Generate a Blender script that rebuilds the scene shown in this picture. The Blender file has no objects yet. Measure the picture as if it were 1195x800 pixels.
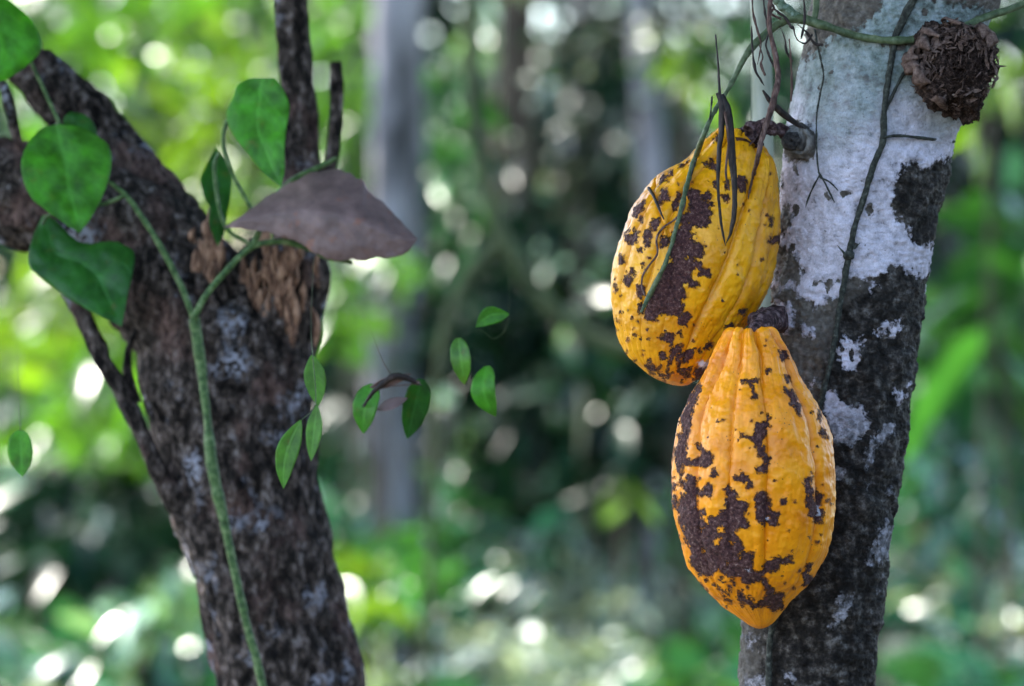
import bpy, math, random
import numpy as np

# ------------------------------------------------------------------ camera, sky, sun, exposure
sc = bpy.context.scene
W0, H0 = 1195.0, 800.0
LENS = 140.0
DC = 1.15      # the camera stands this far behind the y = 0 line
YOFF = 0.0
FPX = W0 * LENS / 36.0
CAMZ = 1.30
cam_d = bpy.data.cameras.new("camera")
cam = bpy.data.objects.new("camera", cam_d)
sc.collection.objects.link(cam)
sc.camera = cam
cam.location = (0, -DC, CAMZ)
cam.rotation_euler = (math.radians(90), 0, 0)
cam_d.lens = LENS
cam_d.sensor_width = 36.0
cam_d.clip_start = 0.05
cam_d.clip_end = 2000
cam_d.dof.use_dof = True
cam_d.dof.focus_distance = DC + 1.155
cam_d.dof.aperture_fstop = 7.0
cam_d.dof.aperture_blades = 0

SUN_DIR = np.array([-0.60, 0.52, 0.80]); SUN_DIR = SUN_DIR / np.linalg.norm(SUN_DIR)
elev = math.asin(SUN_DIR[2])
azim = math.atan2(SUN_DIR[0], SUN_DIR[1])
world = bpy.data.worlds.new("World")
sc.world = world
world.use_nodes = True
wn = world.node_tree
bg = wn.nodes["Background"]
sky = wn.nodes.new("ShaderNodeTexSky")
sky.sky_type = 'NISHITA'
sky.sun_disc = False
sky.sun_elevation = elev
sky.sun_rotation = azim
sky.air_density = 1.0
sky.dust_density = 1.0
sky.ozone_density = 1.2
wn.links.new(sky.outputs[0], bg.inputs[0])
bg.inputs[1].default_value = 0.15

sun_d = bpy.data.lights.new("sun", 'SUN')
sun_d.energy = 3.6
sun_d.angle = math.radians(0.53)
sun_d.color = (1.0, 0.96, 0.86)
sun = bpy.data.objects.new("sun", sun_d)
sc.collection.objects.link(sun)
sun.rotation_euler = (math.radians(90) - elev, 0, -azim + math.pi)

sc.view_settings.view_transform = 'Standard'
sc.view_settings.look = 'None'
sc.view_settings.exposure = 2.65
sc.view_settings.gamma = 1.0
sc.cycles.max_bounces = 6
sc.cycles.diffuse_bounces = 3
sc.cycles.glossy_bounces = 2
sc.cycles.transmission_bounces = 3
sc.cycles.use_denoising = True
sc.cycles.sample_clamp_indirect = 6.0

# ------------------------------------------------------------------ helpers
rng = np.random.default_rng(7)
COL = sc.collection


def mpp(Y):
    """metres per photo pixel at depth Y"""
    return (Y + DC + YOFF) / FPX


def at(px, py, Y):
    return np.array([(px - W0 / 2) * mpp(Y), Y + YOFF, CAMZ - (py - H0 / 2) * mpp(Y)])


def far(Y):
    """depth of the background things"""
    return 2 * Y - DC


def to_px(P):
    D = P[:, 1] + DC
    return np.stack([P[:, 0] / D * FPX + W0 / 2, -(P[:, 2] - CAMZ) / D * FPX + H0 / 2], 1)


def _hash(ix, iy, iz, seed):
    h = (ix * 374761393 + iy * 668265263 + iz * 2147483647 + seed * 1274126177) & 0xFFFFFFFF
    h = ((h ^ (h >> 13)) * 1274126177) & 0xFFFFFFFF
    h = ((h ^ (h >> 16)) * 2246822519) & 0xFFFFFFFF
    h = h ^ (h >> 15)
    return (h & 0xFFFFFF).astype(np.float64) / float(0xFFFFFF)


def noise3(P, seed=0):
    """value noise in -1..1"""
    F = np.floor(P).astype(np.int64)
    f = P - F
    f = f * f * (3 - 2 * f)
    out = 0
    for dx in (0, 1):
        for dy in (0, 1):
            for dz in (0, 1):
                w = (f[:, 0] if dx else 1 - f[:, 0]) * (f[:, 1] if dy else 1 - f[:, 1]) * (f[:, 2] if dz else 1 - f[:, 2])
                out = out + w * _hash(F[:, 0] + dx, F[:, 1] + dy, F[:, 2] + dz, seed)
    return out * 2 - 1


def fbm(P, freq, octaves=3, seed=0, gain=0.5):
    a, t, o = 1.0, 0.0, 0.0
    for k in range(octaves):
        o = o + a * noise3(P * freq * (2.03 ** k) + 17.3 * k, seed + k * 31)
        t += a
        a *= gain
    return o / t


def sstep(a, b, x):
    t = np.clip((x - a) / (b - a), 0, 1)
    return t * t * (3 - 2 * t)


def mesh_obj(name, V, F, mat, parent=None, attrs=None, smooth=True, uv=None):
    me = bpy.data.meshes.new(name)
    V = np.asarray(V, dtype=np.float32)
    F = np.asarray(F, dtype=np.int32)
    k = F.shape[1]
    me.vertices.add(len(V))
    me.vertices.foreach_set("co", V.ravel())
    me.loops.add(F.size)
    me.loops.foreach_set("vertex_index", F.ravel())
    me.polygons.add(len(F))
    me.polygons.foreach_set("loop_start", np.arange(0, F.size, k, dtype=np.int32))
    me.polygons.foreach_set("loop_total", np.full(len(F), k, dtype=np.int32))
    if smooth:
        me.polygons.foreach_set("use_smooth", np.ones(len(F), dtype=bool))
    me.update(calc_edges=True)
    for an, av in (attrs or {}).items():
        a = me.attributes.new(an, 'FLOAT', 'POINT')
        a.data.foreach_set("value", np.asarray(av, dtype=np.float32))
    if mat is not None:
        me.materials.append(mat)
    o = bpy.data.objects.new(name, me)
    COL.objects.link(o)
    if parent is not None:
        o.parent = parent
        o.matrix_parent_inverse = parent.matrix_basis.inverted()
    return o


def tag(o, label=None, cat=None, group=None, kind=None):
    if label: o["label"] = label
    if cat: o["category"] = cat
    if group: o["group"] = group
    if kind: o["kind"] = kind
    return o


def empty(name, loc, label, cat, group=None):
    o = bpy.data.objects.new(name, None)
    o.location = tuple(loc)
    o.empty_display_size = 0.05
    COL.objects.link(o)
    return tag(o, label, cat, group)


def catmull(pts, n):
    pts = np.asarray(pts, float)
    if len(pts) < 3:
        t = np.linspace(0, 1, n)[:, None]
        return pts[0] * (1 - t) + pts[-1] * t
    P = np.vstack([2 * pts[0] - pts[1], pts, 2 * pts[-1] - pts[-2]])
    m = len(pts) - 1
    seg = np.linalg.norm(np.diff(pts[:, :3], axis=0), axis=1)
    cum = np.concatenate([[0], np.cumsum(seg)]) / seg.sum()
    out = []
    for u in np.linspace(0, 1, n):
        i = min(np.searchsorted(cum, u, side='right') - 1, m - 1)
        t = (u - cum[i]) / max(cum[i + 1] - cum[i], 1e-9)
        p0, p1, p2, p3 = P[i], P[i + 1], P[i + 2], P[i + 3]
        out.append(0.5 * ((2 * p1) + (-p0 + p2) * t + (2 * p0 - 5 * p1 + 4 * p2 - p3) * t * t + (-p0 + 3 * p1 - 3 * p2 + p3) * t ** 3))
    return np.array(out)


def grid_faces(rows, cols, wrap=True):
    i = np.arange(rows - 1)[:, None]
    j = np.arange(cols if wrap else cols - 1)[None, :]
    j2 = (j + 1) % cols if wrap else j + 1
    return np.stack(np.broadcast_arrays(i * cols + j, i * cols + j2, (i + 1) * cols + j2, (i + 1) * cols + j), -1).reshape(-1, 4)


def sweep(C, R, segs):
    """tube along centres C with radii R -> verts, outward normals (flat), faces (ends pinched shut)"""
    C = np.asarray(C, float)
    R = np.asarray(R, float)
    n = len(C)
    T = np.gradient(C, axis=0)
    T /= np.linalg.norm(T, axis=1)[:, None] + 1e-12
    a = np.array([0.0, 1.0, 0.0]) if abs(T[0][1]) < 0.9 else np.array([1.0, 0, 0])
    N = np.zeros_like(C)
    v = a - T[0] * a.dot(T[0])
    N[0] = v / np.linalg.norm(v)
    for k in range(1, n):
        v = N[k - 1] - T[k] * N[k - 1].dot(T[k])
        N[k] = v / (np.linalg.norm(v) + 1e-12)
    B = np.cross(T, N)
    ph = np.linspace(0, 2 * math.pi, segs, endpoint=False)
    D = N[:, None, :] * np.cos(ph)[None, :, None] + B[:, None, :] * np.sin(ph)[None, :, None]
    V = C[:, None, :] + D * R[:, None, None]
    C0, C1 = C[0], C[-1]
    V = np.concatenate([np.broadcast_to(C0, (1, segs, 3)), V, np.broadcast_to(C1, (1, segs, 3))])
    D = np.concatenate([D[:1], D, D[-1:]])
    return V.reshape(-1, 3), D.reshape(-1, 3), grid_faces(n + 2, segs)[:, ::-1]


def tube(name, pts, radii, mat, parent=None, n=60, segs=10, bump=0.0, freq=100.0, seed=1, knots=0.0, octs=3, ridge=0.0):
    """pts: list of xyz, radii per point"""
    P = np.hstack([np.asarray(pts, float), np.asarray(radii, float)[:, None]])
    S = catmull(P, n)
    R = np.maximum(S[:, 3], 1e-5)
    V, D, F = sweep(S[:, :3], R, segs)
    if bump:
        V = V + D * (bump * fbm(V, freq, octs, seed))[:, None]
    if ridge:
        V = V - D * (ridge * (1 - np.abs(fbm(V * np.array([1, 1, .3]), 62, 3, seed + 3)) * 3.2).clip(0, 1) ** 2)[:, None]
    if knots:
        V = V + D * (knots * np.clip(noise3(V * freq * 0.25, seed + 5), 0.3, 1))[:, None]
    return mesh_obj(name, V, F, mat, parent)


def ppath(pts, Y):
    """pixel path -> world; Y scalar, list, or function(px,py)"""
    out = []
    for i, p in enumerate(pts):
        y = p[2] if len(p) > 2 else (Y(p[0], p[1]) if callable(Y) else (Y[i] if isinstance(Y, (list, tuple)) else Y))
        out.append(at(p[0], p[1], y))
    return out


# ---- node material helper
class NT:
    def __init__(self, name):
        self.m = bpy.data.materials.new(name)
        self.m.use_nodes = True
        self.t = self.m.node_tree
        self.b = self.t.nodes["Principled BSDF"]
        self.out = self.t.nodes["Material Output"]

    def n(self, typ, **kw):
        nd = self.t.nodes.new("ShaderNode" + typ)
        for k, v in kw.items():
            if k.startswith("i_"):
                nd.inputs[k[2:].replace("_", " ")].default_value = v
            else:
                setattr(nd, k, v)
        return nd

    def l(self, a, b):
        self.t.links.new(a, b)

    def pos(self):
        return self.n("TexCoord").outputs["Object"]

    def noise(self, scale, detail=4, rough=0.55, vec=None, dist=0.0):
        nd = self.n("TexNoise")
        nd.inputs["Scale"].default_value = scale
        nd.inputs["Detail"].default_value = detail
        nd.inputs["Roughness"].default_value = rough
        nd.inputs["Distortion"].default_value = dist
        self.l(vec if vec is not None else self.pos(), nd.inputs["Vector"])
        return nd.outputs["Fac"]

    def voro(self, scale, feature='F1', out="Distance", vec=None):
        nd = self.n("TexVoronoi", feature=feature)
        nd.inputs["Scale"].default_value = scale
        self.l(vec if vec is not None else self.pos(), nd.inputs["Vector"])
        return nd.outputs[out]

    def stretch(self, sx, sy, sz, src=None):
        mp = self.n("Mapping")
        mp.inputs["Scale"].default_value = (sx, sy, sz)
        self.l(src if src is not None else self.pos(), mp.inputs["Vector"])
        return mp.outputs[0]

    def ramp(self, fac, stops, interp='LINEAR'):
        r = self.n("ValToRGB")
        cr = r.color_ramp
        cr.interpolation = interp
        while len(cr.elements) > len(stops):
            cr.elements.remove(cr.elements[-1])
        while len(cr.elements) < len(stops):
            cr.elements.new(0.5)
        for e, (p, c) in zip(cr.elements, stops):
            e.position = p
            e.color = (*c, 1) if len(c) == 3 else c
        self.l(fac, r.inputs[0])
        return r.outputs[0]

    def rng(self, v, a, b, c=0.0, d=1.0):
        r = self.n("MapRange")
        r.inputs[1].default_value = a
        r.inputs[2].default_value = b
        r.inputs[3].default_value = c
        r.inputs[4].default_value = d
        self.l(v, r.inputs[0])
        return r.outputs[0]

    def math(self, op, a, b=None):
        m = self.n("Math", operation=op)
        for i, x in enumerate((a, b)):
            if x is None: continue
            if isinstance(x, (int, float)):
                m.inputs[i].default_value = x
            else:
                self.l(x, m.inputs[i])
        return m.outputs[0]

    def mix(self, fac, a, b, blend='MIX'):
        m = self.n("Mix", data_type='RGBA', blend_type=blend)
        for i, x in ((0, fac), (6, a), (7, b)):
            if isinstance(x, (int, float)):
                m.inputs[i].default_value = x
            elif isinstance(x, tuple):
                m.inputs[i].default_value = (*x, 1)
            else:
                self.l(x, m.inputs[i])
        return m.outputs[2]

    def attr(self, name):
        return self.n("Attribute", attribute_name=name).outputs["Fac"]

    def bump(self, h, strength=0.5, dist=0.001, prev=None):
        b = self.n("Bump")
        b.inputs["Strength"].default_value = strength
        b.inputs["Distance"].default_value = dist
        self.l(h, b.inputs["Height"])
        if prev is not None:
            self.l(prev, b.inputs["Normal"])
        self.l(b.outputs[0], self.b.inputs["Normal"])
        return b.outputs[0]

    def base(self, c):
        if isinstance(c, tuple):
            self.b.inputs["Base Color"].default_value = (*c, 1)
        else:
            self.l(c, self.b.inputs["Base Color"])

    def rough(self, r):
        if isinstance(r, (int, float)):
            self.b.inputs["Roughness"].default_value = r
        else:
            self.l(r, self.b.inputs["Roughness"])

    def spec(self, s):
        self.b.inputs["Specular IOR Level"].default_value = s


# ---- polygon fields in photo pixels (used to lay scabs / lichen on the real surfaces)
def poly_sd(P, poly):
    poly = np.asarray(poly, float)
    d = np.full(len(P), 1e9)
    inside = np.zeros(len(P), bool)
    for a, b in zip(poly, np.roll(poly, -1, axis=0)):
        e = b - a
        w = P - a
        t = np.clip((w @ e) / (e @ e + 1e-9), 0, 1)
        q = w - t[:, None] * e
        d = np.minimum(d, (q * q).sum(1))
        c = (P[:, 1] >= a[1]) != (P[:, 1] >= b[1])
        xs = a[0] + (P[:, 1] - a[1]) * e[0] / (e[1] if abs(e[1]) > 1e-9 else 1e-9)
        inside ^= c & (P[:, 0] < xs)
    d = np.sqrt(d)
    return np.where(inside, d, -d)


def field(P, polys, holes=(), lim=8.0):
    f = np.full(len(P), -lim)
    for k, lst in enumerate((polys, holes)):
        for poly in lst:
            poly = np.asarray(poly, float)
            lo, hi = poly.min(0) - lim, poly.max(0) + lim
            ix = np.where((P[:, 0] > lo[0]) & (P[:, 0] < hi[0]) & (P[:, 1] > lo[1]) & (P[:, 1] < hi[1]))[0]
            if not len(ix): continue
            sd = np.clip(poly_sd(P[ix], poly), -lim, lim)
            f[ix] = np.maximum(f[ix], sd) if k == 0 else np.minimum(f[ix], -sd)
    return f


def disc_field(P, f, cs, rs, lim=8.0):
    for c, r in zip(cs, rs):
        ix = np.where((abs(P[:, 0] - c[0]) < r + lim) & (abs(P[:, 1] - c[1]) < r + lim))[0]
        if len(ix):
            d = r - np.hypot(P[ix, 0] - c[0], P[ix, 1] - c[1])
            f[ix] = np.maximum(f[ix], d)
    return f


def Z(ox, oy, s, *polys):
    return [[(ox + x / s, oy + y / s) for x, y in p] for p in polys]


# ------------------------------------------------------------------ materials
def leaf_mat(name, c1, c2, trans=0.45, rough=0.38, tcol=None, spec=0.5, veins=0.0):
    t = NT(name)
    rp = t.n("NewGeometry").outputs["Random Per Island"]
    nz = t.noise(9.0, 3)
    f = t.math('ADD', t.math('MULTIPLY', rp, 0.7), t.math('MULTIPLY', nz, 0.3))
    f = t.math('MULTIPLY', t.math('POWER', f, 2.6), 1.7)
    c1 = tuple(x * 0.7 for x in c1)
    c2 = tuple(min(.6, x * 1.9) for x in c2)
    col = t.mix(f, c1, c2)
    if veins:
        w = t.noise(260.0, 2, vec=t.stretch(1, 1, 0.25))
        col = t.mix(t.math('MULTIPLY', w, veins), col, (c1[0] * .4, c1[1] * .45, c1[2] * .4))
        t.bump(w, 0.3, 0.0006)
    t.base(col)
    t.rough(rough)
    t.spec(spec)
    tr = t.n("BsdfTranslucent")
    if tcol is None:
        tcol = (min(1, c2[0] * 1.0 + 0.01), min(1, c2[1] * 1.15 + .02), c2[2] * 0.45)
    tc = t.mix(f, tuple(x * 0.35 for x in tcol), tuple(min(.8, x * 1.35) for x in tcol))
    t.l(tc, tr.inputs["Color"])
    mx = t.n("MixShader")
    mx.inputs[0].default_value = trans
    t.l(t.b.outputs[0], mx.inputs[1])
    t.l(tr.outputs[0], mx.inputs[2])
    t.l(mx.outputs[0], t.out.inputs["Surface"])
    return t.m


def bark_mat(name, stops, scale=60.0, bump=0.7, rough=0.85, dist=0.003, zs=0.35):
    t = NT(name)
    v = t.stretch(1, 1, zs)
    a = t.noise(scale, 6, 0.62, vec=v)
    t.base(t.ramp(a, stops))
    t.rough(rough)
    t.spec(0.25)
    h = t.math('ADD', t.noise(scale * 1.6, 6, 0.65, vec=v), t.math('MULTIPLY', t.voro(scale * 2, vec=v), 0.6))
    t.bump(h, bump, dist)
    return t.m


M = {}
M['bg_bark_pale'] = bark_mat('pale_lichen_bark', [(0.35, (0.04, 0.038, 0.04)), (0.5, (0.19, 0.175, 0.19)), (0.65, (0.30, 0.28, 0.31))], 9, 0.5, dist=.01)
M['bg_bark_brown'] = bark_mat('brown_bark', [(0.3, (0.025, 0.02, 0.015)), (0.55, (0.075, 0.055, 0.04)), (0.75, (0.13, 0.10, 0.08))], 14, 0.5, dist=.01)
M['shaded_leaf'] = leaf_mat('shade_darkened_leaf', (0.003, 0.012, 0.007), (0.005, 0.022, 0.011), 0.06, 0.32, spec=0.15)  # near-black base colour puts the background's shade into the leaves
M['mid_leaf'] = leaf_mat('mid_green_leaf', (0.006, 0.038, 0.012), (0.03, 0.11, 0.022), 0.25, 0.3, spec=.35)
M['bright_leaf'] = leaf_mat('yellow_green_leaf', (0.008, 0.045, 0.010), (0.065, 0.155, 0.014), 0.33, 0.3, spec=.35)
M['lime_leaf'] = leaf_mat('lime_leaf', (0.015, 0.07, 0.010), (0.13, 0.21, 0.012), 0.36, 0.3, spec=.35)
M['teal_leaf'] = leaf_mat('bluish_green_leaf', (0.007, 0.045, 0.025), (0.035, 0.13, 0.06), 0.2, 0.27, spec=0.8)
M['glint_leaf'] = leaf_mat('glint_pale_leaf', (0.02, 0.08, 0.05), (0.27, 0.36, 0.27), 0.2, 0.34, spec=0.7)  # raised base colour paints bright highlights into the leaves
M['sheen_leaf'] = leaf_mat('sheen_pale_leaf', (0.012, 0.07, 0.045), (0.16, 0.26, 0.17), 0.2, 0.28, spec=0.7)  # paler base colour stands in for sun glints on glossy leaves


# ------------------------------------------------------------------ ground and terrain
gt = NT('forest_soil')
gt.base(gt.ramp(gt.noise(1.3, 8, 0.65), [(0.3, (0.018, 0.015, 0.010)), (0.5, (0.05, 0.042, 0.028)), (0.62, (0.035, 0.06, 0.02)), (0.8, (0.09, 0.075, 0.05))]))
gt.rough(0.9)
gt.bump(gt.noise(12, 8, 0.7), 0.8, 0.05)
gx = np.linspace(-1, 1, 121)
gx = np.sign(gx) * (abs(gx) ** 3) * 300
X, Yg = np.meshgrid(gx, gx + 6)
Vg = np.stack([X.ravel(), Yg.ravel(), np.zeros(X.size)], 1)
Vg[:, 2] = 0.05 * fbm(Vg, 0.6, 3, 3)
tag(mesh_obj('ground', Vg, grid_faces(121, 121, False)[:, ::1], gt.m), 'dark leaf-littered forest floor', None, None, 'structure')


# ------------------------------------------------------------------ foliage generator
def leaf_batch(P, L, Wd, rg, up=0.6, droop=0.5, st=5, dirs=None):
    """P (n,3) leaf bases; returns verts/faces of n curved leaves, each st x 3 vertices"""
    n = len(P)
    if dirs is None:
        az = rg.uniform(0, 2 * math.pi, n)
        pit = rg.normal(-0.25, 0.45, n)
        D = np.stack([np.cos(az) * np.cos(pit), np.sin(az) * np.cos(pit), np.sin(pit)], 1)
    else:
        D = dirs / (np.linalg.norm(dirs, axis=1)[:, None] + 1e-9)
    U = rg.normal(0, 1, (n, 3)) * (1 - up) + np.array([0, 0, 1.0]) * up
    S = np.cross(D, U)
    S /= np.linalg.norm(S, axis=1)[:, None] + 1e-9
    N = np.cross(S, D)
    u = np.linspace(0, 1, st)
    wprof = np.interp(u, [0, 0.15, 0.4, 0.7, 0.9, 1.0], [0.06, 0.7, 1.0, 0.75, 0.3, 0.02])
    V = np.zeros((n, st, 3, 3))
    for i in range(st):
        c = P + D * (L * u[i])[:, None] + np.array([0, 0, -1.0]) * (L * droop * u[i] ** 2 * 0.5)[:, None]
        for j, q in enumerate((-1, 0, 1)):
            V[:, i, j] = c + S * (Wd * wprof[i] * q * 0.5)[:, None] + N * (Wd * 0.13 * abs(q) * wprof[i])[:, None]
    base = np.array([[i * 3 + j, i * 3 + j + 1, (i + 1) * 3 + j + 1, (i + 1) * 3 + j] for i in range(st - 1) for j in (0, 1)])
    F = (np.arange(n)[:, None, None] * st * 3 + base[None]).reshape(-1, 4)
    return V.reshape(-1, 3), F


def clumped(n, rad, rg, k=14, tight=0.33, shell=0.0):
    """n points in an uneven ellipsoid made of k sub-clumps"""
    c = rg.normal(0, 0.55, (k, 3))
    c /= np.maximum(1, np.linalg.norm(c, axis=1))[:, None]
    w = rg.uniform(0.3, 1, k)
    idx = rg.choice(k, n, p=w / w.sum())
    P = c[idx] + rg.normal(0, tight, (n, 3)) * rg.uniform(0.6, 1.2, k)[idx][:, None]
    return P * np.asarray(rad)


def merge(parts):
    Vs, Fs, o = [], [], 0
    for V, F in parts:
        Vs.append(V); Fs.append(F + o); o += len(V)
    return np.vstack(Vs), np.vstack(Fs)


def tree(name, label, cat, px, Y, w_px, mat, crown_mat, leafmat_n=2500, crown_c=None, crown_r=(1.5, 1.5, .9), lean=0.0, h=4.2, leaf=0.2, group=None, seed=1, py0=400, bump=0.012, clip_frame=True):
    """a background tree whose trunk crosses the picture at pixel column px and whose crown is overhead"""
    rg = np.random.default_rng(seed)
    Y = far(Y)
    crown_r = (crown_r[0], crown_r[1] * 2, crown_r[2])
    crown_c = None if crown_c is None else (crown_c[0], far(crown_c[1]), crown_c[2])
    r = w_px / 2 * mpp(Y)
    b = at(px, py0, Y)
    root = empty(name, (b[0] - lean * 0.5, Y, 0), label, cat, group)
    pts, rad = [], []
    for k, z in enumerate(np.linspace(-0.05, h, 8)):
        pts.append((b[0] + lean * (z - CAMZ) / 2 + rg.normal(0, 0.02), Y + rg.normal(0, 0.02), z))
        rad.append(r * (1.25 - 0.25 * min(z, 1) - 0.12 * max(0, z - 1.5)))
    tube('trunk', pts, rad, mat, root, n=60, segs=16, bump=bump, freq=9, seed=seed)
    top = np.array(pts[-1])
    cc = top + np.array([0, 0, 0.5]) if crown_c is None else np.array(crown_c)
    parts = []
    for k in range(6):
        e = cc + rg.normal(0, 0.5, 3) * np.array(crown_r)
        s = np.array(pts[rg.integers(5, 8)])
        mid = (s + e) / 2 + np.array([0, 0, 0.25])
        S = catmull(np.array([[*s, r * .5], [*mid, r * .3], [*e, r * .1]]), 14)
        V, D, F = sweep(S[:, :3], S[:, 3], 6)
        parts.append((V, F))
    V, F = merge(parts)
    mesh_obj('limbs', V, F, mat, root)
    P = cc + clumped(leafmat_n, crown_r, rg, 22, 0.28)
    if clip_frame:
        keep = P[:, 2] > CAMZ + 0.095 * np.maximum(P[:, 1] + DC, 1.0) + 0.2
        P = P[keep]
    L = rg.uniform(0.6, 1.2, len(P)) * leaf
    V, F = leaf_batch(P, L, L * 0.42, rg, up=0.7)
    mesh_obj('crown', V, F, crown_mat, root)
    return root


def shrub(name, label, cat, px, py, Y, rad_px, mat, n=260, leaf=0.16, ratio=0.42, up=0.55, seed=1, group=None, depth=0.6, droop=0.5, k=10, tight=.33):
    """px,py centre of the leaf mass in the photo at distance Y; rad_px half sizes"""
    rg = np.random.default_rng(seed)
    Y = far(Y)
    depth = depth * 2
    c = at(px, py, Y)
    rx, rz = rad_px[0] * mpp(Y), rad_px[1] * mpp(Y)
    ry = depth
    P = c + clumped(n, (rx, ry, rz), rg, k, tight)
    P = P[P[:, 2] > 0.06]
    root = empty(name, (c[0], c[1], 0), label, cat, group)
    L = rg.uniform(0.55, 1.25, len(P)) * leaf
    V, F = leaf_batch(P, L, L * ratio, rg, up=up, droop=droop)
    mesh_obj('foliage', V, F, mat, root)
    parts = []
    for q in range(4):
        e = P[rg.integers(len(P))]
        s = np.array([c[0] + rg.normal(0, .04), c[1] + rg.normal(0, .04), -0.02])
        mid = s * 0.5 + e * 0.5 + rg.normal(0, 0.05, 3)
        S = catmull(np.array([[*s, .008], [*mid, .006], [*e, .003]]), 16)
        V, D, F = sweep(S[:, :3], S[:, 3], 6)
        parts.append((V, F))
    V, F = merge(parts)
    mesh_obj('stems', V, F, M['bg_bark_brown'], root)
    return root


# ------------------------------------------------------------------ far forest
rgf = np.random.default_rng(99)


def far_mass(name, label, mat, n, Y0, Y1, zr, leaf, seed, xr=1.0, gapf=0.5, gapt=-0.25):
    rg = np.random.default_rng(seed)
    Y = rg.uniform(Y0, Y1, n)
    X = rg.uniform(-1, 1, n) * (Y * 0.36 + 2.0) * xr
    Zc = zr[0] + (zr[1] - zr[0]) * rg.uniform(0, 1, n)
    P = np.stack([X, Y, Zc], 1)
    g = fbm(P * np.array([1, .4, 1]), gapf, 2, seed)
    P = P[g > gapt - 0.5 * sstep(4.5, 1.5, P[:, 2]) + 0.1 * sstep(0, -5, P[:, 0])]
    P[:, 1] = far(P[:, 1])
    L = rg.uniform(0.6, 1.3, len(P)) * leaf
    V, F = leaf_batch(P, L, L * 0.5, rg, up=0.45, st=4)
    tag(mesh_obj(name, V, F, mat), label, None, None, 'stuff')


far_mass('far_forest', 'dense dark forest foliage closing the view', M['shaded_leaf'], 34000, 13, 24, (0.2, 10), 0.34, 5, gapf=1.1, gapt=-0.30)
far_mass('far_forest', 'sunlit forest foliage further back', M['mid_leaf'], 5000, 10, 13, (0.2, 6), 0.16, 6, gapf=1.4, gapt=0.12)
# undergrowth covering the floor
rg = np.random.default_rng(21)
n = 16000
Yu = rg.uniform(3.2, 13, n) 
Xu = rg.uniform(-1, 1, n) * (Yu * 0.33 + 0.8)
hmax = 0.12 + 0.6 * np.clip(fbm(np.stack([Xu, Yu, 0 * Xu], 1), 0.9, 2, 4) + 0.5, 0, 1)
P = np.stack([Xu, Yu, rg.uniform(0.1, 1, n) ** 0.6 * hmax], 1)
P[:, 1] = far(P[:, 1])
L = rg.uniform(0.5, 1.4, n) * 0.17
V, F = leaf_batch(P, L, L * 0.6, rg, up=0.6)
tag(mesh_obj('undergrowth', V, F, M['teal_leaf']), 'low glossy bluish green ground plants', None, None, 'stuff')

# ------------------------------------------------------------------ background trees
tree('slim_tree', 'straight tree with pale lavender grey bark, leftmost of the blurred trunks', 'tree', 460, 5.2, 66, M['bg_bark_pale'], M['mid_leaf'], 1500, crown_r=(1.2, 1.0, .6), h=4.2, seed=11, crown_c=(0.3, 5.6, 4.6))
tree('slim_tree', 'dull brown trunk standing in the dark middle, right of the lavender one', 'tree', 605, 6.3, 50, M['bg_bark_brown'], M['shaded_leaf'], 5500, leaf=.34, crown_r=(2.8, 2.4, .8), h=4.4, seed=12, crown_c=(1.7, 7.4, 4.5))  # this and next two unseen crowns are enlarged to darken the background
tree('slim_tree', 'thin greyish trunk rising behind the upper pod', 'tree', 746, 5.6, 30, M['bg_bark_pale'], M['shaded_leaf'], 5000, leaf=.34, crown_r=(2.6, 2.2, .7), h=4.2, seed=13, crown_c=(1.6, 4.6, 4.3))
tree('slim_tree', 'dark slender trunk just left of the upper pod in shadow', 'tree', 675, 7.6, 44, M['bg_bark_brown'], M['shaded_leaf'], 5500, leaf=.36, crown_r=(3.2, 2.4, .9), h=5.0, seed=14, crown_c=(1.2, 9.5, 5.4))
tree('slim_tree', 'faint greyish trunk behind foliage right of the lichened trunk', 'tree', 1125, 8.5, 40, M['bg_bark_pale'], M['mid_leaf'], 1500, crown_r=(1.5, 1.5, .7), h=4.4, leaf=.3, seed=15, crown_c=(2.9, 8.0, 4.8))

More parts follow.
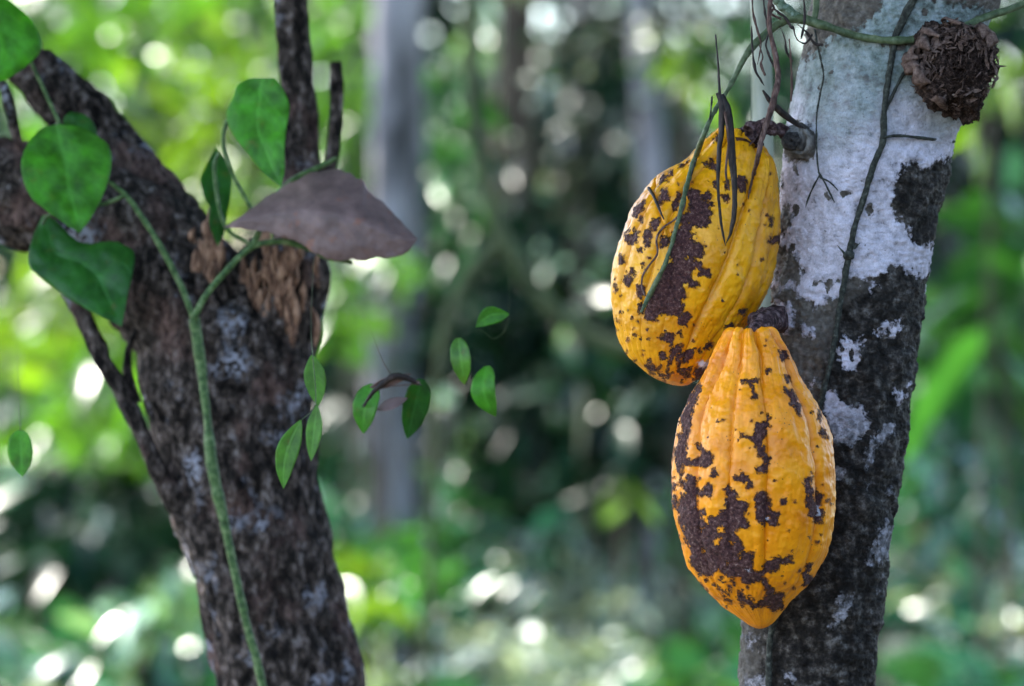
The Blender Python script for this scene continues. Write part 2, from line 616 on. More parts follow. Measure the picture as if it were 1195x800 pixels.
# shrubs: (label, px, py, Y, (rx,ry), mat, n, leaf)
SH = [
 ('lime green sapling foliage glowing in the top left corner', 90, 20, 6.0, (170, 90), 'bright_leaf', 200, .15),
 ('bright yellow green crown filling the gap of the forked trunk', 225, 130, 6.6, (110, 110), 'lime_leaf', 130, .14),
 ('fresh green foliage between the fork and the thin upright stem', 290, 60, 8.2, (140, 130), 'bright_leaf', 200, .18),
 ('yellow green leaves right of the thin upright stem', 405, 90, 7.4, (50, 110), 'bright_leaf', 160, .11),
 ('deep green thicket far behind the forked trunk', 180, 240, 9.5, (240, 220), 'shaded_leaf', 900, .2),
 ('sunlit yellow bush below the left limb', 30, 370, 5.6, (80, 80), 'lime_leaf', 90, .14),
 ('green bush with hanging yellowish leaves left of the forked trunk', 110, 490, 5.2, (100, 90), 'bright_leaf', 130, .14),
 ('deep green bush low in the left corner', 80, 620, 5.0, (130, 60), 'shaded_leaf', 420, .14),
 ('pale broad-leaved plant at the very bottom left', 60, 775, 4.4, (110, 40), 'glint_leaf', 120, .065),
 ('pale arching plant beside the foot of the forked trunk', 205, 690, 4.6, (50, 40), 'sheen_leaf', 40, .11),
 ('lime shoots just right of the forked trunk at its foot', 425, 690, 4.4, (30, 80), 'lime_leaf', 36, .11),
 ('bright green spray right of the broken stub', 405, 350, 5.0, (40, 60), 'bright_leaf', 80, .10),
 ('green leaves beside the lavender trunk at mid height', 520, 210, 5.6, (40, 120), 'mid_leaf', 130, .11),
 ('pale cluster of light leaves near the top middle', 555, 50, 7.0, (50, 55), 'sheen_leaf', 60, .10),
 ('dark bush hanging in the shade behind the small leaves', 560, 400, 5.6, (120, 150), 'shaded_leaf', 700, .12),
 ('shade-darkened bush left of the lower pod', 700, 430, 5.2, (110, 130), 'shaded_leaf', 700, .14),
 ('dark foliage above and left of the upper pod', 690, 130, 7.0, (150, 180), 'shaded_leaf', 1100, .14),
 ('deep green foliage hanging behind the lavender trunk', 480, 300, 8.6, (130, 200), 'shaded_leaf', 900, .15),
 ('bluish green bush below the small hanging leaves', 560, 610, 5.4, (110, 60), 'teal_leaf', 380, .11),
 ('pale glossy bush catching light below left of the lower pod', 700, 680, 5.2, (110, 55), 'glint_leaf', 420, .075),
 ('bright green tuft at the bottom beside the lower pod', 770, 785, 4.4, (80, 30), 'bright_leaf', 70, .09),
 ('plants in highlight-pale colour along the bottom between both trees', 610, 770, 4.5, (170, 40), 'glint_leaf', 340, .075),
 ('scattered pale leaves in the shade under the small hanging leaves', 600, 520, 5.0, (110, 60), 'sheen_leaf', 40, .07),
 ('sparse pale twigs in the dark above the lower pod, left side', 660, 300, 5.2, (90, 110), 'sheen_leaf', 45, .06),
 ('mid green bush hiding the foot of the lavender trunk', 465, 665, 4.8, (55, 50), 'mid_leaf', 260, .09),
 ('small green sprig crossing the lavender trunk at half height', 470, 315, 4.7, (26, 22), 'bright_leaf', 16, .10),
 ('pale sprigs scattered over the deep shade at upper middle', 660, 90, 5.4, (110, 100), 'glint_leaf', 60, .06),
 ('deep green bush covering the floor between the two near trees', 520, 560, 6.4, (130, 90), 'shaded_leaf', 700, .11),
 ('single lime sprig in the dark left of the lower pod', 715, 570, 4.6, (20, 16), 'lime_leaf', 7, .09),
 ('yellow green leaves above the upper pod', 800, 90, 4.8, (26, 55), 'lime_leaf', 14, .14),
 ('lime leaf cluster at the top right edge', 1170, 90, 4.0, (30, 60), 'lime_leaf', 18, .13),
 ('long green leaves right of the lichened trunk', 1130, 370, 4.6, (70, 110), 'mid_leaf', 90, .24),
 ('bright yellow green leaves at the right edge', 1190, 390, 5.4, (50, 90), 'bright_leaf', 80, .14),
 ('deep green bush on the right edge behind the long leaves', 1150, 250, 7.0, (130, 170), 'shaded_leaf', 800, .14),
 ('bluish green bush right of the trunk at mid height', 1130, 570, 5.2, (100, 80), 'teal_leaf', 380, .12),
 ('pale glossy plants in the bottom right corner', 1120, 690, 4.8, (100, 50), 'glint_leaf', 300, .08),
 ('dark bush low behind the bluish plants on the right', 1120, 470, 8.0, (130, 130), 'shaded_leaf', 600, .15),
]
for i, (lb, px, py, Y, rp, m, n, lf) in enumerate(SH):
    shrub('shrub', lb, 'shrub', px, py, Y, rp, M[m], n=n, leaf=lf, seed=200 + i, group='blurred shrubs of the understorey', depth=0.5)

# unseen trees added right of the view and behind it, blocking sky light
def sky_block_tree(lb, x, y, cz, cr, n, seed):
    rg = np.random.default_rng(seed)
    root = empty('cacao_tree', (x, y, 0), lb, 'tree', None)
    tube('trunk', [(x, y, -.05), (x + .03, y, .8), (x - .02, y + .03, 1.8), (x, y, cz)], [.07, .06, .05, .03], M['bg_bark_brown'], root, n=40, segs=14, bump=.008, freq=12)
    P = np.array([x, y, cz]) + clumped(n, cr, rg, 24, .3)
    P = P[P[:, 2] > .15]
    L = rg.uniform(.6, 1.2, len(P)) * .26
    V, F = leaf_batch(P, L, L * .38, rg, up=.6)
    mesh_obj('crown', V, F, M['shaded_leaf'], root)


sky_block_tree('unseen leafy tree added on the right to block sky light', 2.3, 0.2, 1.6, (.75, 1.6, 1.1), 1500, 71)
sky_block_tree('leafy cacao tree behind the right shoulder of the viewer', 1.7, -2.9, 1.7, (1.1, 1.0, 1.2), 1300, 72)

# forked mossy liana
mm = bark_mat('mossy_green_bark', [(0.3, (0.02, 0.03, 0.012)), (0.6, (0.06, 0.075, 0.03)), (0.8, (0.12, 0.13, 0.07))], 40)
li = empty('liana', at(560, 1200, far(2.9)) * np.array([1, 1, 0]), 'mossy green liana forking in mid-air behind the small leaves', 'liana')
tube('stem', ppath([(535, -200), (548, 0), (556, 150), (575, 245), (600, 300), (650, 365), (720, 405), (800, 400), (900, 330), (960, 100), (980, -250)], far(2.9)), [.012] * 11, mm, li, n=120, segs=12, bump=.003, freq=30)
tube('branch', ppath([(590, 275), (555, 310), (530, 350), (512, 430), (505, 560), (500, 900), (495, 1440)], far(2.9)), [.011, .010, .008, .006, .005, .005, .005], mm, li, n=80, segs=12, bump=.003, freq=30)

# ------------------------------------------------------------------ right cacao tree
TR_Y = 1.245
tr_tab = np.array([  # y, xl, xr (photo px)
    (-700, 900, 1140), (-300, 930, 1180), (-60, 955, 1180), (0, 950, 1165), (40, 942, 1145), (90, 929, 1128), (130, 921, 1122), (160, 914, 1113), (200, 912, 1110),
    (250, 909, 1096), (300, 904, 1087), (350, 899, 1080), (400, 893, 1072), (450, 885, 1065), (500, 880, 1059), (550, 876, 1052),
    (600, 872, 1045), (650, 869, 1037), (700, 867, 1031), (750, 865, 1025), (800, 863, 1019), (900, 858, 1012), (1200, 845, 1005), (2000, 825, 1010), (2700, 790, 1030), (2850, 760, 1060)], float)


def trunk_c(y):
    xl = np.interp(y, tr_tab[:, 0], tr_tab[:, 1]); xr = np.interp(y, tr_tab[:, 0], tr_tab[:, 2])
    return (xl + xr) / 2, (xr - xl) / 2


def trunk_Y(px, py):
    c, r = trunk_c(py)
    d = np.clip((px - c) / r, -0.98, 0.98)
    return TR_Y - r * mpp(TR_Y) * math.sqrt(1 - d * d)


ys = np.concatenate([np.linspace(-700, -40, 40, endpoint=False), np.linspace(-40, 840, 640), np.linspace(842, 2850, 80)])
kk = 11
cs, rs = trunk_c(ys)
ker = np.ones(kk) / kk
cs2 = np.convolve(np.pad(cs, kk // 2, mode='edge'), ker, 'valid'); rs2 = np.convolve(np.pad(rs, kk // 2, mode='edge'), ker, 'valid')
NS = 420
ph = np.linspace(0, 2 * math.pi, NS, endpoint=False)
cx = (cs2 - W0 / 2) * mpp(TR_Y); cz = CAMZ - (ys - H0 / 2) * mpp(TR_Y); cr = rs2 * mpp(TR_Y) * 0.985
Vt = np.stack([cx[:, None] + cr[:, None] * np.sin(ph)[None], TR_Y - cr[:, None] * np.cos(ph)[None], np.broadcast_to(cz[:, None], (len(ys), NS))], -1).reshape(-1, 3)
Nt = np.stack(np.broadcast_arrays(np.sin(ph)[None], -np.cos(ph)[None], np.zeros((len(ys), 1))), -1).reshape(-1, 3)
PX = to_px(Vt)
wob = np.stack([fbm(Vt, 160, 3, 41), fbm(Vt, 160, 3, 47)], 1) * 9 + np.stack([fbm(Vt, 600, 2, 51), fbm(Vt, 600, 2, 57)], 1) * 5
front = Nt[:, 1] < 0.1
Pw = PX + wob
lich_polys = [
    [(880, 145), (935, 60), (965, 35), (1000, 10), (1040, -10), (1200, 20), (1200, 180), (1112, 182), (1090, 190), (1080, 200), (1070, 190), (1056, 197), (1046, 215), (1044, 240), (1052, 262), (1064, 282), (1090, 285), (1096, 300), (1085, 322), (1070, 326), (1055, 312), (1040, 312), (1030, 320), (1022, 338), (1014, 325), (1000, 323), (988, 328), (978, 350), (962, 351), (950, 362), (930, 342), (915, 335), (900, 340), (880, 300)],
    [(1020, 390), (1030, 378), (1055, 372), (1055, 382), (1040, 395), (1025, 392)],
    [(980, 395), (992, 388), (995, 402), (1012, 396), (1010, 405), (1000, 412), (1003, 420), (995, 433), (982, 432), (980, 415)],
    [(962, 462), (978, 456), (985, 475), (1006, 472), (1010, 500), (990, 522), (966, 512)],
    [(1022, 500), (1042, 495), (1038, 512), (1022, 520), (1012, 545), (1008, 530)],
    [(1045, 455), (1056, 447), (1054, 462), (1047, 470)],
    [(1008, 655), (1016, 636), (1028, 610), (1042, 608), (1040, 650), (1025, 658)],
    [(905, 350), (925, 358), (930, 380), (918, 388), (905, 372)],
    [(930, 375), (948, 382), (952, 396), (938, 392)], [(942, 440), (952, 446), (945, 452)],
    [(975, 700), (998, 695), (990, 720), (970, 735), (968, 718)],
    [(868, 790), (895, 786), (900, 812), (866, 812)], [(910, 786), (930, 785), (925, 796)],
    [(1008, 560), (1016, 566), (1010, 574)], [(868, 742), (880, 735), (878, 760)],
]
lich_holes = [[(905, 245), (922, 240), (925, 265), (912, 275)], [(900, 285), (935, 300), (930, 335), (905, 325)], [(905, 205), (912, 200), (912, 225)],
              [(912, 150), (940, 140), (945, 182), (925, 190), (912, 180)], [(985, -20), (1040, -20), (1010, 25), (985, 40), (960, 50), (940, 70), (925, 60), (945, -20)]]
F1 = field(Pw, lich_polys, lich_holes, 14)
# scattered grey lichen crumbs low on the trunk, and free pattern on the unseen back
lowc = fbm(Vt, 45, 4, 77) * 26 - 13
back = fbm(Vt, 22, 4, 78) * 40 - 2
F1 = np.where(front, np.maximum(F1, np.minimum(lowc, 10)), np.clip(back, -14, 14))
pit = fbm(Vt, 95, 3, 79)
F1 = np.where((F1 > 0) & (pit > 0.42), -3 * (pit - .42) * 8, F1)
black = field(Pw, [[(1044, 180), (1125, 175), (1115, 290), (1060, 290), (1040, 240)], [(985, 352), (1030, 315), (1110, 300), (1110, 820), (884, 820), (872, 640), (950, 480), (960, 420)]], [], 20)
old = sstep(440, 520, PX[:, 1])
teal = sstep(200, 70, PX[:, 1] + 60 * fbm(Vt, 30, 2, 80)) * 1.0
# relief
rl = 0.0020 * fbm(Vt * np.array([1, 1, 1.3]), 55, 4, 90) + 0.0022 * fbm(Vt, 14, 2, 91)
wart = 0.0020 * np.clip(fbm(Vt * np.array([1, 1, .8]), 150, 2, 92), -0.2, 1)
lm = sstep(-1, 2, F1)
wr = 0.0010 * fbm(Vt * np.array([1, 1, 2.5]), 330, 2, 93)
rl = rl + (0.0022 * np.clip(fbm(Vt * np.array([1, 1, .55]), 75, 3, 190), -.3, 1)) * (1 - lm)
Vt = Vt + Nt * (rl + wart * (1.3 - lm) + wr + 0.0006 * lm)[:, None]


def lump(V, N, px, py, rpx, hgt, Yf=None):
    c = at(px, py, trunk_Y(px, py))
    d = np.linalg.norm((V - c) * np.array([1, 1, 1]), axis=1) / (rpx * mpp(TR_Y))
    return V + N * (hgt * np.exp(-d * d * 1.6))[:, None]


Vt = lump(Vt, Nt, 1112, 125, 40, 0.009)
Vt = lump(Vt, Nt, 1010, 588, 16, 0.004)
Vt = lump(Vt, Nt, 1085, 272, 20, 0.003)
Vt = lump(Vt, Nt, 935, 20, 30, 0.004)
tb = NT('lichened_cacao_bark')
lf = tb.attr('lich'); bl = tb.attr('dark'); te = tb.attr('teal')
fine = tb.noise(900, 5, 0.65)
med = tb.noise(220, 5, 0.6)
edge = tb.math('ADD', lf, tb.math('MULTIPLY', tb.math('SUBTRACT', fine, 0.5), 7.0))
lmask = tb.rng(tb.math('ADD', edge, tb.math('MULTIPLY', tb.math('SUBTRACT', med, 0.5), 16.0)), -1.0, 2.2)
barkc = tb.mix(tb.rng(tb.math('ADD', bl, tb.math('MULTIPLY', tb.math('SUBTRACT', med, .5), 30)), -6, 8, 0, .96), tb.ramp(med, [(0.3, (0.055, 0.043, 0.036)), (0.5, (0.13, 0.11, 0.095)), (0.7, (0.24, 0.21, 0.19))]),
               tb.ramp(tb.noise(130, 7, 0.72), [(0.38, (0.004, 0.003, 0.003)), (0.5, (0.022, 0.018, 0.016)), (0.58, (0.075, 0.062, 0.055)), (0.68, (0.22, 0.20, 0.19))]))
lcol = tb.ramp(tb.noise(160, 6, 0.65), [(0.30, (0.22, 0.20, 0.22)), (0.40, (0.57, 0.51, 0.58)), (0.6, (0.84, 0.76, 0.87))])
tcol = tb.ramp(tb.noise(130, 6, 0.65), [(0.33, (0.09, 0.10, 0.09)), (0.45, (0.23, 0.28, 0.265)), (0.64, (0.42, 0.47, 0.49))])
lcol = tb.mix(te, lcol, tcol)
lcol = tb.mix(tb.attr('old'), lcol, tb.ramp(tb.noise(210, 6, 0.7), [(0.36, (0.05, 0.047, 0.048)), (0.5, (0.24, 0.225, 0.24)), (0.62, (0.54, 0.50, 0.56))]))
crk = tb.voro(330, 'DISTANCE_TO_EDGE', vec=tb.mix(0.018, tb.stretch(1, 1, .7), tb.n('TexNoise', i_Scale=140.0).outputs['Color']))
lcol = tb.mix(tb.rng(tb.math('ADD', crk, tb.math('MULTIPLY', med, .12)), 0.09, 0.16, 0.28, 0.0), lcol, (0.12, 0.11, 0.12))
lcol = tb.mix(tb.rng(tb.noise(500, 4, .7), 0.62, 0.72), lcol, (0.10, 0.09, 0.09))
tb.base(tb.mix(lmask, barkc, lcol))
tb.rough(tb.rng(lmask, 0, 1, 0.62, 0.85))
tb.spec(0.1)
tb.bump(tb.math('ADD', tb.math('ADD', tb.noise(700, 6, .7), tb.math('MULTIPLY', med, 1.2)), tb.math('MULTIPLY', lmask, 0.5)), 0.9, 0.0022)
M['cacao_bark'] = tb.m
rt = empty('cacao_tree', (at(935, 400, TR_Y)[0], TR_Y, 0), 'cacao tree with whitish lavender lichen on dark bark carrying the two yellow pods', 'tree')
Ft = grid_faces(len(ys), NS)[:, ::1]
mesh_obj('trunk', Vt, Ft, tb.m, rt, attrs={'lich': F1, 'dark': black, 'teal': teal, 'old': old})

M['plain_cacao_bark'] = bark_mat('brown_grey_cacao_bark', [(0.3, (0.03, 0.025, 0.022)), (0.5, (0.11, 0.095, 0.085)), (0.7, (0.25, 0.23, 0.22))], 220, 0.8, dist=.0012, zs=.6)
M['dark_knot'] = bark_mat('dark_knot', [(0.35, (0.012, 0.010, 0.010)), (0.6, (0.05, 0.042, 0.04)), (0.8, (0.16, 0.14, 0.13))], 420, 0.9, dist=.0012, zs=1)
# limbs and crown above the frame
topw = at(1010, -640, TR_Y)
rgx = np.random.default_rng(61)
cc = np.array([0.15, 1.45, 2.55])
for k in range(5):
    e = cc + rgx.normal(0, 1, 3) * np.array([.7, .5, .2])
    s = topw + np.array([0, 0, -0.06 * k])
    tube('limb', [s, (s + e) / 2 + np.array([0, 0, .12]), e], [.035, .02, .008], M['plain_cacao_bark'], rt, n=24, segs=10, bump=.002, freq=40)
P = cc + clumped(1700, (1.25, 1.15, .38), rgx, 26, 0.28)
P = P[(P[:, 2] > CAMZ + 0.19 * P[:, 1] + 0.22)]
L = rgx.uniform(.6, 1.2, len(P)) * .24
V, F = leaf_batch(P, L, L * .38, rgx, up=.75)
mesh_obj('crown', V, F, M['mid_leaf'], rt)


def blob(name, centre, rad, mat, parent, amp=0.15, freq=60, seed=1, n=60, sq=(1, 1, 1), octs=4, attrs=None):
    th = np.linspace(0.0, math.pi, n)
    p2 = np.linspace(0, 2 * math.pi, 2 * n, endpoint=False)
    D = np.stack([np.sin(th)[:, None] * np.cos(p2), np.sin(th)[:, None] * np.sin(p2), np.broadcast_to(np.cos(th)[:, None], (n, 2 * n))], -1).reshape(-1, 3)
    V = D * np.asarray(sq) * rad
    V = V * (1 + amp * fbm(V + np.asarray(centre), freq, octs, seed))[:, None] + np.asarray(centre)
    return mesh_obj(name, V, grid_faces(n, 2 * n)[:, ::-1], mat, parent)


# cut knot on the left side of the trunk
kc = at(929, 165, trunk_Y(931, 165))
o = tube('branch_stub', [kc + np.array([.012, .012, -.004]), kc + np.array([.004, 0, -.001]), kc + np.array([-.002, -.006, 0]), kc + np.array([-.003, -.009, .0])], [.012, .0105, .0085, .005], M['plain_cacao_bark'], rt, n=60, segs=60, bump=.0045, freq=170, octs=4)
o['label'] = 'round dark knot beside the stalk of the upper pod'
hk = tube('scar', [kc + np.array([-.0025, -.0065, .0]), kc + np.array([-.0035, -.0105, .0])], [.0062, .0048], M['dark_knot'], None, n=14, segs=40, bump=.002, freq=260)
hk.parent = o

# ------------------------------------------------------------------ the pods
Z5 = lambda *p: Z(770, 370, 4.2095, *p)
Z6 = lambda *p: Z(770, 550, 4.2095, *p)
Z3 = lambda *p: Z(700, 130, 4.7045, *p)
Z4 = lambda *p: Z(700, 290, 4.7045, *p)
low_polys = Z5(
    [(200,325),(212,345),(188,400),(170,450),(155,500),(143,560),(128,600),(122,650),(132,680),(145,700),(150,730),(120,720),(110,760),(104,800),(90,760),(75,700),(75,660),(90,620),(88,580),(110,560),(105,520),(105,490),(130,440),(150,390),(180,345)],
    [(175,620),(195,620),(200,645),(240,660),(262,680),(258,715),(230,735),(190,735),(145,720),(140,690),(165,705),(190,690),(205,665),(180,645)],
    [(265,735),(285,775),(270,790),(255,770)],
    [(400,302),(485,302),(480,322),(450,322),(470,350),(477,402),(453,402),(455,360),(435,328),(400,318)],
    [(525,475),(550,495),(540,510),(545,540),(520,545),(515,590),(490,610),(510,640),(515,670),(525,685),(548,690),(545,715),(500,765),(470,760),(475,735),(510,720),(505,690),(480,690),(475,650),(455,610),(430,590),(405,590),(395,565),(440,580),(465,565),(475,520),(520,510)],
    [(515,250),(558,262),(540,274),(515,277)],
    [(588,163),(637,168),(634,192),(617,197),(610,217),(595,205)],
    [(608,278),(627,283),(647,320),(630,327),(610,300)],
    [(603,343),(652,363),(677,400),(667,420),(692,435),(687,487),(668,477),(658,440),(638,430),(638,400),(608,370)],
    [(770,440),(790,460),(795,515),(776,505)], [(790,530),(808,550),(808,592),(794,580)],
    [(368,780),(400,766),(442,780),(442,805),(375,805)], [(135,775),(175,775),(185,805),(135,805)], [(275,512),(310,500),(318,508),(285,517)],
    [(720,785),(740,780),(745,800),(720,805)]) + Z6(
    [(370,15),(415,8),(452,40),(462,82),(428,87),(423,47),(400,28),(375,47)],
    [(160,20),(180,30),(175,70),(200,95),(240,60),(265,60),(262,132),(240,120),(185,115),(180,150),(180,180),(210,220),(240,260),(252,215),(290,220),(288,195),(320,185),(318,140),(335,120),(318,90),(340,58),(375,95),(385,130),(430,160),(425,195),(410,215),(442,250),(435,277),(400,270),(370,290),(400,340),(412,375),(400,392),(470,403),(455,440),(462,480),(500,485),(520,435),(580,410),(600,425),(635,413),(662,445),(620,462),(590,457),(570,487),(530,492),(500,517),(530,530),(540,560),(567,580),(560,600),(612,598),(607,672),(560,687),(520,667),(460,677),(438,655),(500,635),(530,600),(520,575),(500,547),(410,547),(390,512),(340,512),(300,497),(290,475),(250,517),(210,512),(165,477),(150,430),(155,400),(120,350),(110,290),(95,240),(92,150),(110,130),(130,100),(110,70),(110,45),(135,55),(150,20)],
    [(68,53),(92,58),(87,92),(66,87)], [(68,113),(87,118),(87,187),(70,177)],
    [(468,105),(490,92),(537,115),(547,160),(537,185),(555,198),(582,200),(577,267),(545,262),(520,237),(510,264),(473,240),(478,200),(466,165)],
    [(588,133),(622,138),(617,167),(593,162)],
    [(708,35),(735,28),(742,90),(747,150),(768,150),(758,103),(797,108),(797,150),(777,180),(802,190),(797,252),(763,252),(753,227),(720,212),(728,180),(710,165),(718,120),(706,75)],
    [(713,455),(738,448),(742,480),(730,505),(750,515),(732,550),(708,562),(703,520),(698,508),(716,490)],
    [(378,600),(410,603),(432,622),(462,628),(457,652),(430,652),(400,642),(376,617)],
    [(283,563),(347,598),(347,617),(288,577)], [(200,200),(234,178),(232,207),(208,212)],
    [(650,140),(662,140),(662,152),(650,150)], [(725,318),(737,318),(737,330),(725,328)], [(470,0),(515,0),(500,10),(475,8)])
low_holes = Z6([(290,270),(315,263),(322,290),(300,302)], [(263,345),(285,325),(307,320),(290,362),(268,367)], [(203,370),(230,380),(215,397)],
    [(193,268),(217,280),(205,302)], [(128,333),(152,365),(140,375)], [(338,345),(377,345),(350,362)], [(520,215),(540,215),(535,235)], [(395, 400), (402, 430), (385, 420)], [(120,262),(128,270),(122,285)], [(330,430),(336,455),(326,450)])
up_polys = Z3(
    [(340,428),(377,428),(388,460),(388,492),(350,502),(325,517),(308,490),(328,475)], [(233,488),(253,488),(247,530),(217,570),(205,585),(186,570),(193,540)],
    [(200,643),(222,670),(212,720),(185,747),(163,720),(146,700),(148,680),(185,678)], [(223,578),(247,588),(247,617),(232,622),(220,600)],
    [(288,588),(337,583),(337,610),(317,652),(300,657),(278,620)], [(263,643),(292,650),(282,680),(277,742),(253,742),(246,690)],
    [(343,348),(365,347),(382,360),(340,397),(323,402),(333,365)], [(428,290),(467,282),(462,302),(433,312)], [(160,643),(173,638),(166,667),(150,667)], [(220,752),(242,750),(240,770),(222,775)],
    [(430,448),(452,453),(432,500),(427,542),(400,547),(393,510),(413,480)],
    [(505,418),(540,428),(560,458),(590,433),(612,455),(602,482),(577,490),(600,498),(627,488),(622,517),(597,530),(612,555),(597,580),(602,612),(577,642),(540,637),(520,622),(500,652),(522,670),(502,700),(532,713),(572,745),(562,770),(570,800),(380,815),(388,740),(395,690),(410,640),(430,650),(440,620),(420,590),(440,560),(470,570),(490,540),(490,480),(470,440)],
    [(333,688),(377,688),(382,720),(350,752),(328,720)], [(593,300),(615,256),(632,285),(657,300),(652,332),(625,322),(600,307)],
    [(758,358),(787,358),(802,380),(797,432),(770,454),(753,440),(748,400)], [(623,388),(642,373),(642,422),(623,412)], [(668,453),(702,453),(707,492),(673,492)],
    [(928,578),(944,578),(944,624),(928,624)], [(958,678),(980,678),(980,722),(945,724),(920,717)], [(638,118),(657,130),(642,167),(626,167)],
    [(568,283),(594,278),(592,302),(570,302)], [(688,378),(712,373),(707,422),(688,427)], [(380,325),(402,318),(402,345),(380,348)], [(472,262),(492,260),(486,280),(470,280)]) + Z4(
    [(385,-15),(575,-15),(540,25),(510,30),(520,60),(557,65),(560,98),(607,113),(607,157),(540,152),(545,120),(520,100),(500,150),(520,173),(547,180),(547,212),(488,212),(483,182),(455,200),(477,240),(477,267),(445,285),(462,310),(462,352),(430,372),(390,367),(360,357),(330,367),(290,402),(240,392),(233,340),(260,300),(290,220),(320,150),(340,100),(400,80),(410,40)],
    [(203,198),(242,203),(252,240),(230,292),(208,250)], [(203,308),(227,298),(232,342),(210,362),(203,340)],
    [(428,380),(460,358),(490,353),(514,380),(472,422),(438,422)], [(338,470),(370,456),(412,473),(397,532),(368,517),(343,497)],
    [(328,568),(360,567),(372,595),(350,607),(323,590)], [(400,540),(447,518),(442,560),(402,600),(377,640),(387,660),(372,692),(368,660),(378,600)],
    [(428,570),(522,538),(512,570),(482,612),(442,625),(442,667),(423,672),(428,610),(418,590)], [(253,626),(300,633),(330,660),(290,667),(260,647)],
    [(448,650),(502,638),(502,657),(460,687),(446,670)], [(328,678),(352,678),(357,722),(323,700)], [(368,670),(390,673),(382,697),(363,692)],
    [(518,655),(602,640),(602,652),(560,702),(530,712),(518,690)], [(133,160),(160,143),(182,165),(177,200),(155,210),(135,190)], [(173,108),(202,108),(207,130),(185,150),(168,130)],
    [(113,33),(132,38),(142,82),(113,92),(108,70)], [(765,340),(797,318),(802,335),(792,362),(760,357)], [(683,430),(715,408),(742,420),(732,442),(700,452)],
    [(573,540),(600,508),(624,530),(590,557)], [(213,-2),(247,-2),(237,22),(218,22)], [(83,193),(102,198),(102,232),(88,237)], [(88,383),(107,393),(107,412)])
up_holes = Z4([(480,30),(495,35),(490,60),(480,55)], [(440,620),(450,590),(452,620)]) + Z3([(560, 470), (570, 480), (560, 486)], [(480,600),(492,604),(484,615)])


def pod_mat(name, c_lo, c_mid, c_hi):
    t = NT(name)
    sc_ = t.attr('scab'); gr = t.attr('groove')
    fine = t.noise(1500, 4, .6)
    m = t.rng(t.math('ADD', sc_, t.math('MULTIPLY', t.math('SUBTRACT', t.noise(700, 4, .7), 0.5), 3.2)), -0.35, 0.25)
    skin = t.ramp(t.noise(38, 5, 0.6), [(0.30, c_lo), (0.5, c_mid), (0.72, c_hi)])
    skin = t.mix(t.rng(t.noise(420, 3, .6), 0.66, 0.8, 0, .5), skin, (c_lo[0] * .8, c_lo[1] * .55, c_lo[2]))
    skin = t.mix(t.math('MULTIPLY', gr, 0.35), skin, (c_lo[0] * 0.75, c_lo[1] * 0.7, c_lo[2]))
    # tiny brown freckles
    fv = t.voro(360)
    fm = t.math('MULTIPLY', t.rng(fv, 0.10, 0.16, 1, 0), t.rng(t.noise(60, 3), 0.52, 0.62))
    skin = t.mix(fm, skin, (0.10, 0.035, 0.012))
    # reddish halo next to scabs
    halo = t.math('MULTIPLY', t.rng(sc_, -2.6, -0.2, 0, .75), t.rng(t.noise(150, 4), 0.44, 0.62))
    skin = t.mix(halo, skin, (0.34, 0.085, 0.012))
    scab = t.ramp(t.noise(520, 6, .72), [(0.34, (0.018, 0.006, 0.007)), (0.47, (0.080, 0.024, 0.024)), (0.57, (0.15, 0.058, 0.052)), (0.68, (0.36, 0.23, 0.19))])
    rim = t.rng(sc_, 0.2, 1.4, 0.7, 0)
    scab = t.mix(rim, scab, (0.018, 0.008, 0.008))
    col = t.mix(m, skin, scab)
    wl = t.rng(t.math('ADD', t.attr('white'), t.math('MULTIPLY', t.math('SUBTRACT', fine, .5), 3)), -0.3, 0.5)
    col = t.mix(wl, col, (0.62, 0.58, 0.66))
    t.base(col)
    t.rough(t.math('ADD', t.rng(m, 0, 1, 0.30, 0.60), t.math('MULTIPLY', t.noise(200, 3), .12)))
    t.spec(0.35)
    b1 = t.bump(t.math('ADD', t.noise(260, 4, .6), t.math('MULTIPLY', fine, .25)), 0.35, 0.0009)
    h2 = t.math('MULTIPLY', m, t.math('ADD', 0.3, t.math('MULTIPLY', t.noise(800, 6, .75), 2.4)))
    t.bump(h2, 1.0, 0.0012, b1)
    t.b.inputs["Subsurface Weight"].default_value = 0.06
    t.b.inputs["Subsurface Radius"].default_value = (0.004, 0.002, 0.0005)
    t.b.inputs["Subsurface Scale"].default_value = 1.0
    return t.m


def gsm(a, s):
    k = np.arange(-3 * s, 3 * s + 1)
    w = np.exp(-k * k / (2.0 * s * s)); w /= w.sum()
    return np.convolve(np.pad(a, 3 * s, mode='edge'), w, 'valid')


